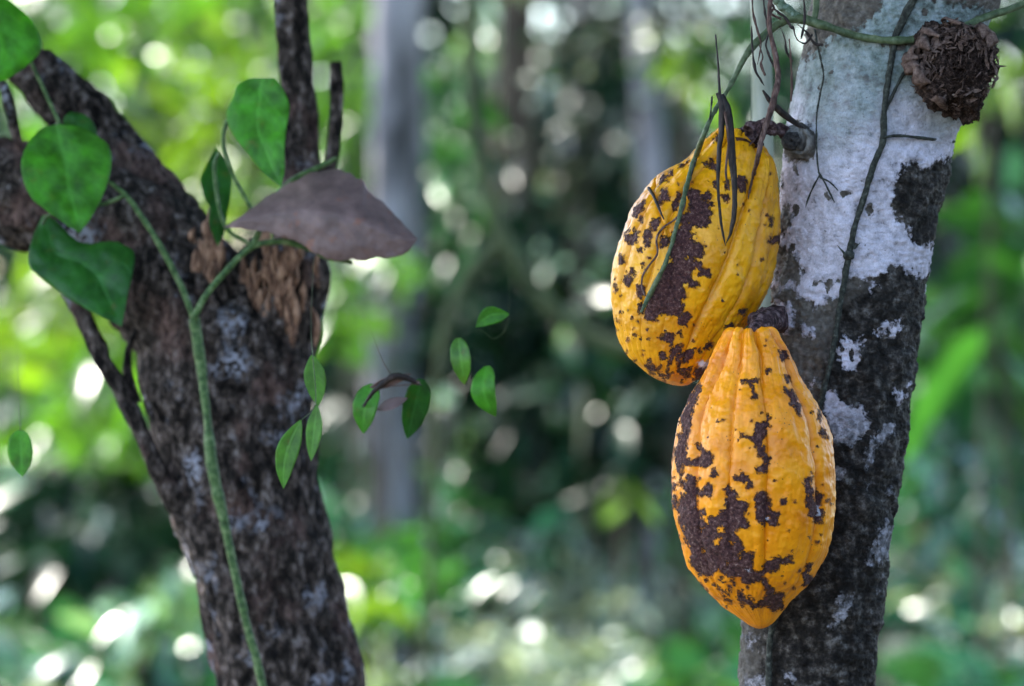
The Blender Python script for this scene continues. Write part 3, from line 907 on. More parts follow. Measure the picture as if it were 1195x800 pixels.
def build_pod(name, mat, O, d, left, right, top, grooves, polys, holes, Yf, label, seed, specks, white, tilt_tip=0, neck_amp=0.18, mid_amp=0.075):
    O = np.array(O, float); d = np.array(d, float); d /= np.linalg.norm(d)
    nrm = np.array([d[1], -d[0]])  # to the right in the picture when d points down
    if nrm[0] < 0: nrm = -nrm
    cv = lambda pts: np.array([((np.array(p) - O) @ d, (np.array(p) - O) @ nrm) for p in pts])
    Lp, Rp = cv(left), cv(right)
    s_end = max(Lp[-1, 0], Rp[-1, 0])
    s0 = max(Lp[0, 0], Rp[0, 0])
    S = np.linspace(s0, s_end, 400)
    ql = gsm(np.interp(S, Lp[:, 0], Lp[:, 1]), 7); qr = gsm(np.interp(S, Rp[:, 0], Rp[:, 1]), 7)
    c = (ql + qr) / 2; r = (qr - ql) / 2
    # rounded end
    e = np.clip((s_end - S) / 7.0, 0, 1)
    r = r * np.sqrt(np.clip(1 - (1 - e) ** 2, 0, 1)) 
    # shoulder rows
    ts = catmull(np.array([(t_[0], t_[1] * r[0], 0) for t_ in top] + [(s0, r[0], 0)]), 60)[:-1]
    Sx = np.concatenate([ts[:, 0], S]); Rx = np.concatenate([ts[:, 1], r]); Cx = np.concatenate([np.full(len(ts), c[0]), c])
    # resample by arc length
    arc = np.concatenate([[0], np.cumsum(np.hypot(np.diff(Sx), np.diff(Rx)))])
    m = 520
    u = np.linspace(0, arc[-1], m)
    Sx, Rx, Cx = (np.interp(u, arc, a) for a in (Sx, Rx, Cx))
    NSG = 600
    ph = np.linspace(-math.pi, math.pi, NSG, endpoint=False)
    tt = np.clip(u / arc[-1], 0, 1)
    sn = (Sx - s0) / (s_end - s0)
    G = np.zeros((m, NSG))
    deg = 180 / math.pi
    gs = sorted(grooves, key=lambda g: g[1] % 360)
    mixn = np.exp(-np.clip(sn, 0, 1) * 6.0)
    A = np.array([[(g[0] if abs(g[0] - g[1]) < 180 else g[0] + 360) for g in gs], [g[1] for g in gs]], float) % 360
    Aw = A[0][None] * mixn[:, None] + A[1][None] * (1 - mixn[:, None]) + (1.5 * np.sin(7 * sn)[:, None] * np.cos(np.arange(len(gs)) * 2.1)[None])
    dp = np.array([g[2] for g in gs])
    pw = 1.9 + 3.4 * (1 - mixn)
    for r_ in range(m):
        an = Aw[r_]
        o_ = np.argsort(an); an = an[o_]; dq = dp[o_]
        an2 = np.concatenate([an, [an[0] + 360]]); dq2 = np.concatenate([dq, [dq[0]]])
        pd = (ph * deg) % 360
        pd = np.where(pd < an2[0], pd + 360, pd)
        i_ = np.clip(np.searchsorted(an2, pd, side='right') - 1, 0, len(an) - 1)
        x_ = (pd - an2[i_]) / (an2[i_ + 1] - an2[i_] + 1e-9)
        G[r_] = (dq2[i_] * (1 - x_) + dq2[i_ + 1] * x_) * np.abs(2 * x_ - 1) ** pw[r_]
    amp = mid_amp * (1 - .5 * sstep(.5, 1, sn)) + neck_amp * np.exp(-np.clip(sn, 0, 1) * 8.5) - 0.02 * sstep(.7, 1, sn)
    kf = 1 - amp[:, None] * G
    ks = kf * np.abs(np.sin(ph))[None]
    RR = Rx[:, None] * kf / (0.5 * (ks[:, ph > 0].max(1) + ks[:, ph < 0].max(1)))[:, None]
    Rw = RR * mpp(Yf(0))
    ctr2 = O[None] + Sx[:, None] * d[None] + Cx[:, None] * nrm[None]
    Yc = np.array([Yf(x) for x in sn])
    ctr = np.stack([(ctr2[:, 0] - W0 / 2) * mpp(Yc), Yc, CAMZ - (ctr2[:, 1] - H0 / 2) * mpp(Yc)], 1)
    Nw = np.array([nrm[0], 0, -nrm[1]])
    dw3 = np.array([d[0], 0, -d[1]])
    sink = np.exp(-((Sx - s0) / 20.0) ** 2)[:, None] * G ** 1.6 * 9.0 * mpp(Yf(0)) * np.clip(Rx / r[0], 0, 1)[:, None]
    Dw = np.array([0, -1.0, 0])
    dirs = np.sin(ph)[:, None] * Nw + np.cos(ph)[:, None] * Dw
    V = ctr[:, None, :] + dirs[None] * Rw[:, :, None] + dw3 * sink[:, :, None]
    # normals by finite difference
    du = np.gradient(V, axis=0); dv = (np.roll(V, -1, 1) - np.roll(V, 1, 1))
    Nn = np.cross(du, dv); Nn /= np.linalg.norm(Nn, axis=2)[:, :, None] + 1e-12
    if (Nn * dirs[None]).sum() < 0: Nn = -Nn
    V = V.reshape(-1, 3); Nn = Nn.reshape(-1, 3)
    PXv = to_px(V)
    wobv = np.stack([fbm(V, 700, 2, seed + 1), fbm(V, 700, 2, seed + 2)], 1) * 2.8 + np.stack([fbm(V, 250, 2, seed + 3), fbm(V, 250, 2, seed + 4)], 1) * 2.2
    fr = Nn[:, 1] < 0.15
    f = field(PXv + wobv, polys, holes, 6)
    rgp = np.random.default_rng(seed)
    cs_, rs_ = [], []
    for (x0, y0, x1, y1, cnt, rlo, rhi) in specks:
        for q in range(cnt):
            cs_.append((rgp.uniform(x0, x1), rgp.uniform(y0, y1))); rs_.append(rgp.uniform(rlo, rhi) ** 1.0)
    f = disc_field(PXv + wobv * 0.7, f, cs_, rs_, 6)
    bk = np.clip(fbm(V, 55, 4, seed + 9) * 30 - 9, -6, 6)
    f = np.where(fr, f, bk)
    wf = field(PXv + wobv, white, [], 5) if white else np.full(len(V), -5.0)
    wf = np.where(fr, wf, -5.0)
    # relief: warts, longitudinal wrinkles, scab crust
    phs = np.broadcast_to(ph[None], (m, NSG)).ravel(); sns = np.broadcast_to(sn[:, None], (m, NSG)).ravel()
    Q = np.stack([np.cos(phs) * 1.0, np.sin(phs) * 1.0, sns * 0.55], 1)
    wr_ = fbm(Q, 13, 3, seed + 11)
    wart = fbm(V, 130, 3, seed + 12)
    sm = sstep(-0.8, 1.0, f)
    disp = 0.0006 * wr_ + 0.0012 * wart + 0.0005 * np.clip(fbm(V, 300, 2, seed + 17), -.1, 1) + 0.0018 * fbm(V, 28, 2, seed + 15) + sm * (0.0003 + 0.0008 * fbm(V, 520, 2, seed + 13))
    V = V + Nn * (disp * np.clip(Rx / Rx.max() * 2.2, 0.25, 1).repeat(NSG))[:, None]
    root = empty(name, V.reshape(m, NSG, 3)[0, 0], *label[:2], group=None)
    Fq = grid_faces(m, NSG)
    mesh_obj('husk', V, Fq, mat, root, attrs={'scab': f, 'groove': np.clip(G.ravel(), 0, 1.3), 'white': wf})
    return root


lowY = lambda s: 1.148 + 0.012 * s
upY = lambda s: 1.212 - 0.010 * s
low_left = [(846,390),(841,394),(834,410),(829,425),(819,444),(806,463),(796,479),(790,496),(786,520),(784,550),(784,580),(787,610),(793,636),(801,657),(810,673),(829,697),(848,711),(865,721),(871,727),(880,733)]
low_right = [(906,390),(912,394),(922,406),(929,425),(934,439),(943,453),(955,472),(964,489),(970,510),(975,545),(975,580),(973,610),(967,638),(958,658),(946,678),(928,697),(915,709),(905,722),(902,728),(894,733)]
lowm = pod_mat('orange_pod_skin', (0.62, 0.165, 0.002), (0.86, 0.28, 0.002), (0.92, 0.355, 0.010))
low = build_pod('cacao_pod', lowm, (880, 392), (0.02, 1), low_left, low_right, [(12, 0.0), (2, .32), (-8, .55), (-11, .74), (-7, .92)],
    [(10, 6, 1.0), (64, 47, 1.15), (98, 82, .8), (128, 118, 1.0), (160, 152, .6), (195, 190, 1), (230, 226, .6), (268, 266, .8), (308, 312, .8), (338, 340, .6)],
    low_polys, low_holes, lowY, ('upright orange cacao pod with a large dark scab on its lower left, against the trunk', 'cacao pod'), 300,
    [(795, 395, 960, 690, 34, .4, 1.3), (815, 665, 880, 712, 46, .5, 2.2), (870, 640, 950, 700, 12, .4, 1.2), (945, 480, 972, 640, 16, .4, 1.5), (785, 540, 800, 650, 12, .4, 1.6)],
    Z6([(765,165),(785,170),(785,225),(772,228)], [(512,218),(535,222),(530,238),(515,235)], [(420,478),(445,470),(440,487)]))
up_left = [(838,151),(827,156),(815,166),(806,180),(785,191),(770,202),(757,216),(740,238),(728,266),(717,300),(712,325),(711,348),(715,373),(721,396),(732,415),(751,433),(770,446),(784,449)]
up_right = [(868,156),(891,171),(902,183),(907,197),(907,215),(908,257),(906,290),(902,318),(893,341),(881,364),(866,386),(850,405),(838,420),(827,432),(812,444),(796,450)]
upm = pod_mat('yellow_pod_skin', (0.52, 0.175, 0.002), (0.75, 0.31, 0.003), (0.86, 0.40, 0.006))
upp = build_pod('cacao_pod', upm, (868, 165), (-0.30, 0.954), up_left, up_right, [(12, 0.0), (2, .3), (-8, .52), (-11, .72), (-7, .92)],
    [(42, 21, 1.3), (64, 44, .9), (86, 68, 1.0), (120, 105, .8), (150, 140, 1), (180, 175, .6), (210, 207, 1), (242, 240, .6), (272, 270, .8), (302, 302, .6), (330, 328, .8), (8, -6, .6)],
    up_polys, up_holes, upY, ('tilted yellow cacao pod streaked with brown scab, the higher one beside the trunk', 'cacao pod'), 400,
    [(715, 260, 760, 430, 34, .4, 1.7), (750, 380, 840, 440, 26, .4, 2.0), (735, 180, 905, 380, 34, .4, 1.2), (760, 425, 815, 446, 14, .6, 2.0)],
    Z4([(525,617),(600,613),(602,640),(562,652),(532,640)]), neck_amp=.2, mid_amp=.075)

st = bark_mat('purple_brown_stalk', [(0.36, (0.012, 0.006, 0.006)), (0.5, (0.055, 0.026, 0.027)), (0.66, (0.18, 0.12, 0.12))], 300, .9, dist=.001, zs=1)
# stalks
tube('stalk', ppath([(878, 402, 1.156), (884, 388, 1.160), (890, 377, 1.172), (897, 374, 1.188), (906, 374, 1.205)], None), [.005, .0064, .0078, .008, .008], st, low, n=40, segs=32, bump=.0032, freq=200, octs=4)
tube('stalk', ppath([(866, 175, 1.212), (872, 163, 1.210), (882, 153, 1.205), (900, 148, 1.204), (925, 158, 1.215)], None), [.009, .0085, .0055, .0035, .003], st, upp, n=50, segs=40, bump=.004, freq=200, octs=4)
pts = []
rgk = np.random.default_rng(5)
for k in range(16):
    b = at(880 + rgk.uniform(-8, 8), 163 + rgk.uniform(-5, 8), 1.199 + rgk.uniform(-.002, .003))
    pts.append(b)
V, F = leaf_batch(np.array(pts), rgk.uniform(.006, .013, 16), rgk.uniform(.004, .007, 16), rgk, up=.2, droop=.1, dirs=rgk.normal(0, 1, (16, 3)) + np.array([0.3, -.3, .5]))
mesh_obj('calyx', V, F, st, upp)


# pod surface depth lookups for draped stems
def surf_lookup(root, part='husk'):
    ob = [c for c in root.children if c.name.split('.')[0] == part][0]
    me = ob.data
    co = np.empty(len(me.vertices) * 3, dtype=np.float32); me.vertices.foreach_get('co', co)
    co = co.reshape(-1, 3)[::3].astype(float) 
    px = to_px(co)

    def f(x, y):
        d = (px[:, 0] - x) ** 2 + (px[:, 1] - y) ** 2
        ix = np.where(d < 9)[0]
        return co[ix, 1].min() if len(ix) else None
    return f


up_s = surf_lookup(upp)
low_s = surf_lookup(low)


def on_up(off=0.002, default=1.165):
    def f(x, y):
        v = up_s(x, y)
        return (v if v is not None else default) - off
    return f


def on_trunk(off=0.002):
    return lambda x, y: trunk_Y(x, y) - off


# ------------------------------------------------------------------ vines and dead strands round the trunk
gv = bark_mat('green_vine_skin', [(0.3, (0.035, 0.05, 0.022)), (0.5, (0.075, 0.10, 0.045)), (0.75, (0.16, 0.19, 0.11))], 260, .5, dist=.0006, zs=1, rough=.55)
gvl = bark_mat('lichened_vine_skin', [(0.35, (0.06, 0.085, 0.045)), (0.5, (0.15, 0.2, 0.13)), (0.7, (0.3, 0.36, 0.3))], 420, .9, dist=.0009, zs=1)
dkv = bark_mat('dark_vine_bark', [(0.35, (0.012, 0.012, 0.010)), (0.55, (0.04, 0.042, 0.034)), (0.75, (0.13, 0.13, 0.11))], 420, .8, dist=.0006, zs=1)
drs = bark_mat('dry_reddish_stem', [(0.35, (0.035, 0.018, 0.014)), (0.55, (0.11, 0.06, 0.05)), (0.75, (0.24, 0.16, 0.14))], 500, .8, dist=.0005, zs=.3)
blk = bark_mat('blackened_leaf', [(0.35, (0.008, 0.006, 0.006)), (0.55, (0.028, 0.018, 0.016)), (0.75, (0.09, 0.06, 0.05))], 500, .7, dist=.0005, zs=.3, rough=.6)

v1 = empty('green_vine', at(930, 21, 1.19), 'green vine crossing the trunk top and drooping over the upper pod', 'vine')
tube('stem', ppath([(748, 364, 1.158), (756, 348), (766, 328), (775, 310), (782, 290), (790, 262), (797, 235), (803, 210), (811, 184), (820, 160, 1.160), (832, 133, 1.165), (853, 98, 1.175), (872, 62, 1.18), (895, 38, 1.185), (914, 25, 1.185), (930, 21, 1.182), (960, 29, 1.178), (1000, 42), (1040, 47), (1080, 44), (1110, 36, 1.188), (1150, 20, 1.20), (1200, 2, 1.21), (1300, -40, 1.22)],
     lambda x, y: (on_up(.0030)(x, y) if y > 130 and x < 900 else trunk_Y(x, y) - .004)),
     [.0006, .0011, .0012, .0011, .0011, .0011, .0011, .0012, .0012, .0011, .0011, .0012, .0015, .0018, .0022, .0026, .0024, .0021, .0021, .0021, .0021, .002, .002, .002], gv, v1, n=340, segs=12, bump=.0007, freq=220, knots=.0008)
tube('side_stem', ppath([(935, 24, 1.182), (920, 12, 1.183), (905, -2, 1.185), (880, -30, 1.19)], None), [.0028, .0032, .003, .003], gvl, v1, n=50, segs=14, bump=.0015, freq=260)
tube('side_stem', ppath([(948, 30, 1.18), (952, 12, 1.18), (953, -20, 1.18)], None), [.0018, .002, .0022], gv, v1, n=30, segs=10, bump=.0004, freq=260)
tube('tendril', ppath([(800, 232), (797, 245), (786, 257), (778, 262), (770, 270), (766, 280), (767, 296), (757, 310), (750, 322), (749, 335), (753, 345)], on_up(.002)), [.0006] * 11, drs, v1, n=120, segs=7, bump=.0003, freq=300)
tube('tendril', ppath([(831, 112, 1.16), (828, 140, 1.162), (818, 172), (812, 186), (806, 205), (799, 215)], on_up(.0028)), [.0005, .0006, .0006, .0006, .0006, .0004], dkv, v1, n=70, segs=7, bump=.0003, freq=300)
tube('tendril', ppath([(757, 219), (762, 227), (767, 238), (772, 250), (775, 256)], on_up(.0022)), [.001, .0010, .0008, .0006, .0003], blk, v1, n=40, segs=7, bump=.0003, freq=300)

v2 = empty('climbing_vine', at(1000, 2700, 1.2) * np.array([1, 1, 0]) + np.array([0, 0, .6]), 'thin dark vine climbing up the face of the lichened trunk', 'vine')
tube('stem', ppath([(1085, -60), (1070, -10), (1055, 20), (1045, 45), (1037, 90), (1032, 130), (1030, 165), (1020, 190), (1010, 225), (1000, 255), (992, 290), (985, 330), (978, 370), (972, 410), (965, 440), (957, 470), (945, 520), (925, 640), (908, 705), (899, 745), (897, 800), (895, 900)], on_trunk(.0016)),
     [.0022, .0022, .0021, .0018, .0016, .0015, .0016, .0015, .0015, .0014, .0016, .0015, .0014, .0014, .0014, .0014, .0015, .0015, .0015, .0016, .0017, .0018], dkv, v2, n=420, segs=12, bump=.0007, freq=260, knots=.001)
tube('side_stem', ppath([(1030, 160), (1048, 158), (1070, 160), (1095, 163), (1114, 165)], on_trunk(.0035)), [.0011, .0009, .0009, .0009, .0008], dkv, v2, n=80, segs=8, bump=.0004, freq=300)
tube('side_stem', ppath([(1033, 132), (1042, 110), (1052, 90), (1064, 72), (1078, 60)], on_trunk(.0012)), [.0007, .0009, .001, .0009, .0008], dkv, v2, n=80, segs=8, bump=.0006, freq=300)
blob('node', at(991, 297, trunk_Y(991, 297) - .0022), .0034, dkv, v2, .35, 200, 3, 24)
for a, b in (((986, 296), (977, 286)), ((996, 290), (1004, 283))):
    tube('rootlet', ppath([a, b], on_trunk(.003)), [.0009, .0002], dkv, v2, n=8, segs=6)
v3 = empty('rootlet_vine', at(955, 130, 1.19), 'hair-thin dark rootlet running down the left of the whitish bark', 'vine')
tube('stem', ppath([(949, 20), (953, 48), (957, 66), (961, 88), (957, 110), (953, 135), (953, 165), (954, 190), (957, 207)], on_trunk(.0012)), [.0008, .0007, .0007, .0006, .0006, .0006, .0005, .0005, .0004], dkv, v3, n=160, segs=7, bump=.0004, freq=300)
for pl in ([(955, 200), (962, 212), (970, 228), (974, 236)], [(956, 205), (949, 218), (943, 232), (940, 242)], [(957, 207), (968, 212), (978, 222)]):
    tube('rootlet', ppath(pl, on_trunk(.001)), [.0006] * (len(pl) - 1) + [.0003], dkv, v3, n=30, segs=6, bump=.0003, freq=300)

# dry stalk and blackened strips
d1 = empty('dry_stalk', at(900, 0, 1.17), 'reddish brown dry stalk tapering to a point over the top of the upper pod', 'dry stalk')
tube('stem', ppath([(905, -60, 1.17), (900, -10, 1.168), (898, 30, 1.165), (904, 60, 1.163), (908, 88, 1.160), (905, 108, 1.157), (899, 130, 1.155), (890, 158, 1.152), (884, 185, 1.152), (877, 212), (873, 232)], on_up(.003, 1.16)),
     [.0013, .0013, .0013, .0015, .0018, .0020, .0020, .0017, .0013, .0008, .0002], drs, d1, n=200, segs=14, bump=.0007, freq=260)


def ribbon(name, pts, widths, mat, parent, n=60, twist=0.0, thick=.0004, face=(0, -1, 0), seed=1):
    P = np.hstack([np.asarray(pts, float), np.asarray(widths, float)[:, None]])
    S = catmull(P, n)
    C = S[:, :3]; w = S[:, 3]
    T = np.gradient(C, axis=0); T /= np.linalg.norm(T, axis=1)[:, None]
    f = np.array(face, float)
    B = np.cross(T, f); B /= np.linalg.norm(B, axis=1)[:, None] + 1e-9
    Nn = np.cross(B, T)
    ang = twist * np.linspace(0, 1, n) + 0.4 * np.sin(np.linspace(0, 9, n) + seed)
    B2 = B * np.cos(ang)[:, None] + Nn * np.sin(ang)[:, None]
    N2 = np.cross(B2, T)
    rows = []
    for q, h in ((-1, 0), (-.4, .12), (0, .2), (.4, .12), (1, 0), (.4, .12 - .1), (0, .2 - .1), (-.4, .12 - .1)):
        off = (h * w * 2)[:, None] * N2 + (thick if (q, h) in ((-.4, .12), (0, .2), (.4, .12)) else 0) * N2
        rows.append(C + B2 * (w * q)[:, None] + off)
    V = np.stack(rows, 1).reshape(-1, 3)
    V = V + 0.0003 * np.stack([fbm(V, 300, 2, seed), fbm(V, 300, 2, seed + 1), fbm(V, 300, 2, seed + 2)], 1)
    return mesh_obj(name, V, grid_faces(n, 8), mat, parent)


d2 = empty('withered_leaf', at(843, 105, 1.15), 'blackened withered leaf hanging in two joined strips before the upper pod', 'dead leaf')
ribbon('strip', ppath([(838, 108, 1.152), (843, 122, 1.151), (842, 150, 1.151), (839, 180, 1.150), (838, 215, 1.149), (840, 245, 1.149), (843, 270, 1.15), (847, 287, 1.152)], None), [.0016, .0024, .0018, .0014, .0013, .0011, .0008, .0002], blk, d2, n=90, twist=.6, seed=2)
ribbon('strip', ppath([(842, 110, 1.152), (848, 126, 1.150), (852, 150, 1.150), (854, 180, 1.149), (857, 215, 1.149), (857, 245, 1.149), (853, 270, 1.15), (847, 284, 1.152)], None), [.0014, .0024, .0024, .0022, .0020, .0018, .0010, .0002], blk, d2, n=90, twist=-.5, seed=5)
tube('fibre', ppath([(846, 130, 1.148), (850, 165, 1.147), (847, 200, 1.147), (851, 222, 1.148)], None), [.0008, .0007, .0007, .0004], drs, d2, n=50, segs=6, bump=.0003, freq=300)
tube('stalk', ppath([(835, 40, 1.165), (838, 75, 1.158), (840, 112, 1.152)], None), [.0004, .0006, .001], blk, d2, n=30, segs=7, bump=.0003, freq=300)
d3 = empty('dead_leaf', at(920, 135, 1.17), 'small curled black dead leaf lying against the knot', 'dead leaf')
ribbon('blade', ppath([(890, 105, 1.162), (899, 118, 1.163), (908, 127, 1.165), (920, 137, 1.169), (932, 146, 1.176), (940, 150, 1.182)], None), [.0006, .0016, .0022, .0021, .0013, .0003], blk, d3, n=50, seed=9)
d4 = empty('fibre_tangle', at(890, 20, 1.17), 'tangle of thin black fibres hanging beside the reddish stalk', 'fibres')
for i, pl in enumerate(([(877, -20), (879, 15), (884, 35), (888, 52), (884, 75)], [(890, -20), (892, 10), (897, 35), (902, 60), (906, 80)], [(877, 30), (878, 55), (881, 80), (887, 92), (892, 100)],
                        [(886, 52), (890, 66), (888, 75), (893, 88)], [(936, -15), (939, 12), (938, 30), (935, 45)], [(897, 38), (894, 52), (898, 66), (903, 78)], [(921, 45), (923, 70), (924, 100), (923, 118)],
                        [(910, 30), (916, 45), (918, 60), (925, 72)], [(900, 5), (908, 14), (916, 20), (925, 34)], [(893, -5), (903, 8), (899, 15), (912, 22)], [(925, 30), (930, 45), (940, 50), (948, 40)], [(930, 28), (940, 36), (950, 50), (960, 52)])):
    tube('fibre', ppath(pl, 1.168 + .0012 * i), [.0004, .0006, .0008, .0006, .0002][:len(pl)], blk if i % 3 else drs, d4, n=46, segs=7, bump=.0006, freq=260, seed=i)

# crumbling nest at the upper right
nb = NT('crumbly_nest_fibre')
nb.base(nb.ramp(nb.noise(420, 7, .75), [(0.36, (0.008, 0.005, 0.004)), (0.5, (0.040, 0.023, 0.018)), (0.62, (0.13, 0.08, 0.065)), (0.75, (0.30, 0.22, 0.18))]))
nb.rough(.9); nb.spec(.15)
nb.bump(nb.noise(900, 7, .8), 1.0, .002)
nr = NT('flaky_rim')
nr.base(nr.ramp(nr.noise(380, 6, .7), [(0.3, (0.05, 0.03, 0.024)), (0.5, (0.15, 0.092, 0.075)), (0.72, (0.28, 0.20, 0.17))]))
nr.rough(.9); nr.spec(.15)
nr.bump(nr.noise(800, 7, .8), .9, .0015)
nc = at(1114, 76, 1.190)
ne = empty('nest', nc, 'crumbling dark brown fibrous nest stuck on the upper right of the trunk', 'nest')
n_ = 110
th = np.linspace(0, math.pi, n_); p2 = np.linspace(0, 2 * math.pi, 2 * n_, endpoint=False)
D = np.stack([np.sin(th)[:, None] * np.cos(p2), np.sin(th)[:, None] * np.sin(p2), np.broadcast_to(np.cos(th)[:, None], (n_, 2 * n_))], -1).reshape(-1, 3)
rn = 0.0235 * (np.abs(D[:, 0]) ** 3 + np.abs(D[:, 2]) ** 3 + np.abs(D[:, 1]) ** 3) ** (-.16) * (1 + .36 * fbm(D, 2.3, 3, 25) + .10 * fbm(D, 7, 3, 6) + .07 * fbm(D, 22, 2, 7))
hol = np.exp(-(((D - np.array([.1, -.98, -.12])) ** 2).sum(1)) / .42)
rn = rn * (1 - .5 * hol) + .0016 * fbm(D, 30, 2, 9) * (hol > .1)
Vn = nc + D * rn[:, None] * np.array([1.02, .75, 1.0]) + np.array([0, 0, 0])
mesh_obj('core', Vn, grid_faces(n_, 2 * n_)[:, ::-1], nb.m, ne)
rgn = np.random.default_rng(14)
k = 1500
az = rgn.uniform(-2.7, .9, k)
Dd = rgn.normal(0, 1, (k, 3)); Dd[:, 1] = -abs(Dd[:, 1]) * .9
Dd /= np.linalg.norm(Dd, axis=1)[:, None]
rim_w = np.exp(-((np.hypot(Dd[:, 0] - .08, Dd[:, 2] + .1) - .85) / .35) ** 2) * (0.25 + .75 * (Dd[:, 2] - .6 * Dd[:, 0] > -.1))
rim = rim_w > rgn.uniform(0, 1, k)
Dd = Dd[rim]
P = nc + Dd * .0245 * np.array([1.02, .75, 1.0])
tg = np.cross(Dd, rgn.normal(0, 1, Dd.shape))
L = rgn.uniform(.002, .0075, len(P))
V, F = leaf_batch(P - tg / np.linalg.norm(tg, axis=1)[:, None] * .002, L, L * rgn.uniform(.15, .5, len(P)), rgn, up=.02, droop=.1, st=4, dirs=tg + Dd * .25)
mesh_obj('flaky_rim', V, F, nr.m, ne)
for q in range(15):
    a_ = rgn.uniform(-.5, 3.6)
    dd = np.array([-math.cos(a_ - .8) * .95, -.35 + rgn.normal(0, .15), math.sin(a_ - .3) * .95])
    dd /= np.linalg.norm(dd)
    c0 = nc + dd * .0245 * (1 + .05 * rgn.normal())
    tt = np.cross(dd, rgn.normal(0, 1, 3)); tt /= np.linalg.norm(tt)
    l = rgn.uniform(.006, .011)
    ribbon('bark_flake', [c0 - tt * l, c0 + dd * .003 + rgn.normal(0, .001, 3), c0 + tt * l * .8 + dd * rgn.uniform(-.002, .005)], [.0012, rgn.uniform(.003, .006), .0008], nr.m, ne, n=24, face=dd, seed=q)
parts = []
for q in range(420):
    dd = rgn.normal(0, 1, 3); dd[1] = -abs(dd[1]) - .3; dd /= np.linalg.norm(dd)
    c0 = nc + dd * np.array([1.02, .75, 1]) * .0185
    t1 = rgn.normal(0, 1, 3); t1 -= dd * t1.dot(dd); t1 /= np.linalg.norm(t1)
    t2 = np.cross(dd, t1)
    l = rgn.uniform(.003, .008)
    S = catmull(np.array([c0 - t1 * l, c0 + t2 * l * .4 + dd * .002, c0 + t1 * l + dd * rgn.uniform(0, .003)]), 8)
    Vq, _, Fq = sweep(S, np.full(8, rgn.uniform(.00018, .0005)), 5)
    parts.append((Vq, Fq))
V, F = merge(parts)
mesh_obj('fibre_mat', V, F, nb.m, ne)['kind'] = 'stuff'
blob('foot', at(1120, 120, 1.207), .011, nb.m, ne, .8, 190, 8, 80, sq=(1.2, .8, 1.0))

# slim pale stem behind the upper pod
pm = bark_mat('pale_smooth_bark', [(0.3, (0.16, 0.17, 0.13)), (0.5, (0.30, 0.32, 0.26)), (0.7, (0.50, 0.50, 0.44))], 60, .4, dist=.001)
ps = empty('pale_stem', at(890, 400, 1.42) * np.array([1, 1, 0]), 'slim pale greenish stem rising just behind the upper pod', 'sapling')
tube('trunk', ppath([(884, -700), (887, -100), (889, 60), (890, 200), (893, 350), (903, 500), (925, 700), (930, 900), (935, 1600), (935, 2540)], 1.42), [.0055, .0062, .0066, .007, .007, .0075, .008, .009, .010, .012], pm, ps, n=120, segs=18, bump=.0008, freq=60)
P = at(884, -700, 1.42) + clumped(90, (.3, .3, .15), rgn, 8)
L = rgn.uniform(.08, .18, len(P))
V, F = leaf_batch(P, L, L * .4, rgn)
mesh_obj('crown', V, F, M['mid_leaf'], ps)

# ------------------------------------------------------------------ left forked tree
LB = NT('dark_flaking_bark')
v = LB.stretch(1, 1, .6)
d0 = LB.ramp(LB.noise(150, 7, .7, vec=v), [(0.38, (0.005, 0.004, 0.004)), (0.49, (0.030, 0.023, 0.020)), (0.585, (0.12, 0.09, 0.08)), (0.70, (0.34, 0.29, 0.28))])
d1_ = LB.mix(LB.rng(LB.noise(20, 4, .55), 0.53, 0.62, 0, .75), d0, LB.ramp(LB.noise(200, 5, .7, vec=v), [(0.40, (0.018, 0.009, 0.008)), (0.64, (0.22, 0.135, 0.118))]))
d2_ = LB.mix(LB.math('MULTIPLY', LB.rng(LB.noise(30, 4, .55, vec=LB.stretch(1, 1, .8)), 0.56, 0.66), LB.rng(LB.noise(240, 4, .6), 0.45, 0.56)), d1_, (0.33, 0.32, 0.38))
LB.base(d2_)
LB.rough(.85); LB.spec(.08)
LB.bump(LB.noise(170, 7, .72, vec=v), 1.0, .004)
rot = NT('splintered_rotten_wood')
rot.base(rot.ramp(rot.noise(260, 6, .7, vec=rot.stretch(1, 1, .25)), [(0.36, (0.025, 0.011, 0.007)), (0.48, (0.17, 0.08, 0.048)), (0.62, (0.52, 0.30, 0.20))]))
rot.rough(.85)
rot.bump(rot.noise(260, 6, .7, vec=rot.stretch(1, 1, .2)), 1, .003)
YOFF = 0.19
LY = 1.36
lt = empty('forked_tree', at(360, 400, LY) * np.array([1, 1, 0]), 'dark rough-barked tree forking low, with a broken rotten stub', 'tree')


def ltube(name, rows, Y=LY, mat=None, n=120, segs=64, bump=.005, freq=38, seed=4, octs=5):
    return tube(name, [at(x, y, (Y if len(r) == 3 else r[3])) for r in rows for x, y in [r[:2]]], [r[2] * mpp(LY) for r in rows], mat or LB.m, lt, n=n, segs=segs, bump=bump, freq=freq, seed=seed, octs=octs, ridge=.0045 if rows[0][2] > 40 else .0012)


ltube('trunk', [(400, 2650, 130), (385, 2200, 105), (370, 1500, 95), (355, 1000, 90), (340, 800, 87), (326, 740, 85), (304, 650, 86), (289, 590, 88), (275, 510, 95), (266, 440, 103), (262, 385, 98), (262, 345, 70)], n=330, segs=110)
ltube('limb', [(262, 430, 85), (215, 350, 84), (150, 285, 78), (70, 240, 70), (0, 218, 60), (-80, 190, 56), (-260, 60, 50), (-420, -250, 42), (-500, -600, 30)], n=220, segs=90, seed=5)
ltube('limb', [(235, 330, 50), (190, 262, 48), (143, 195, 42), (95, 138, 38), (58, 100, 34), (15, 55, 30), (-50, -10, 28), (-250, -300, 24), (-330, -650, 18)], Y=1.375, n=180, segs=70, seed=6)
ltube('broken_stub', [(275, 470, 70), (305, 400, 66), (322, 345, 60), (330, 305, 56), (332, 280, 44)], Y=1.355, n=110, segs=80, seed=7)
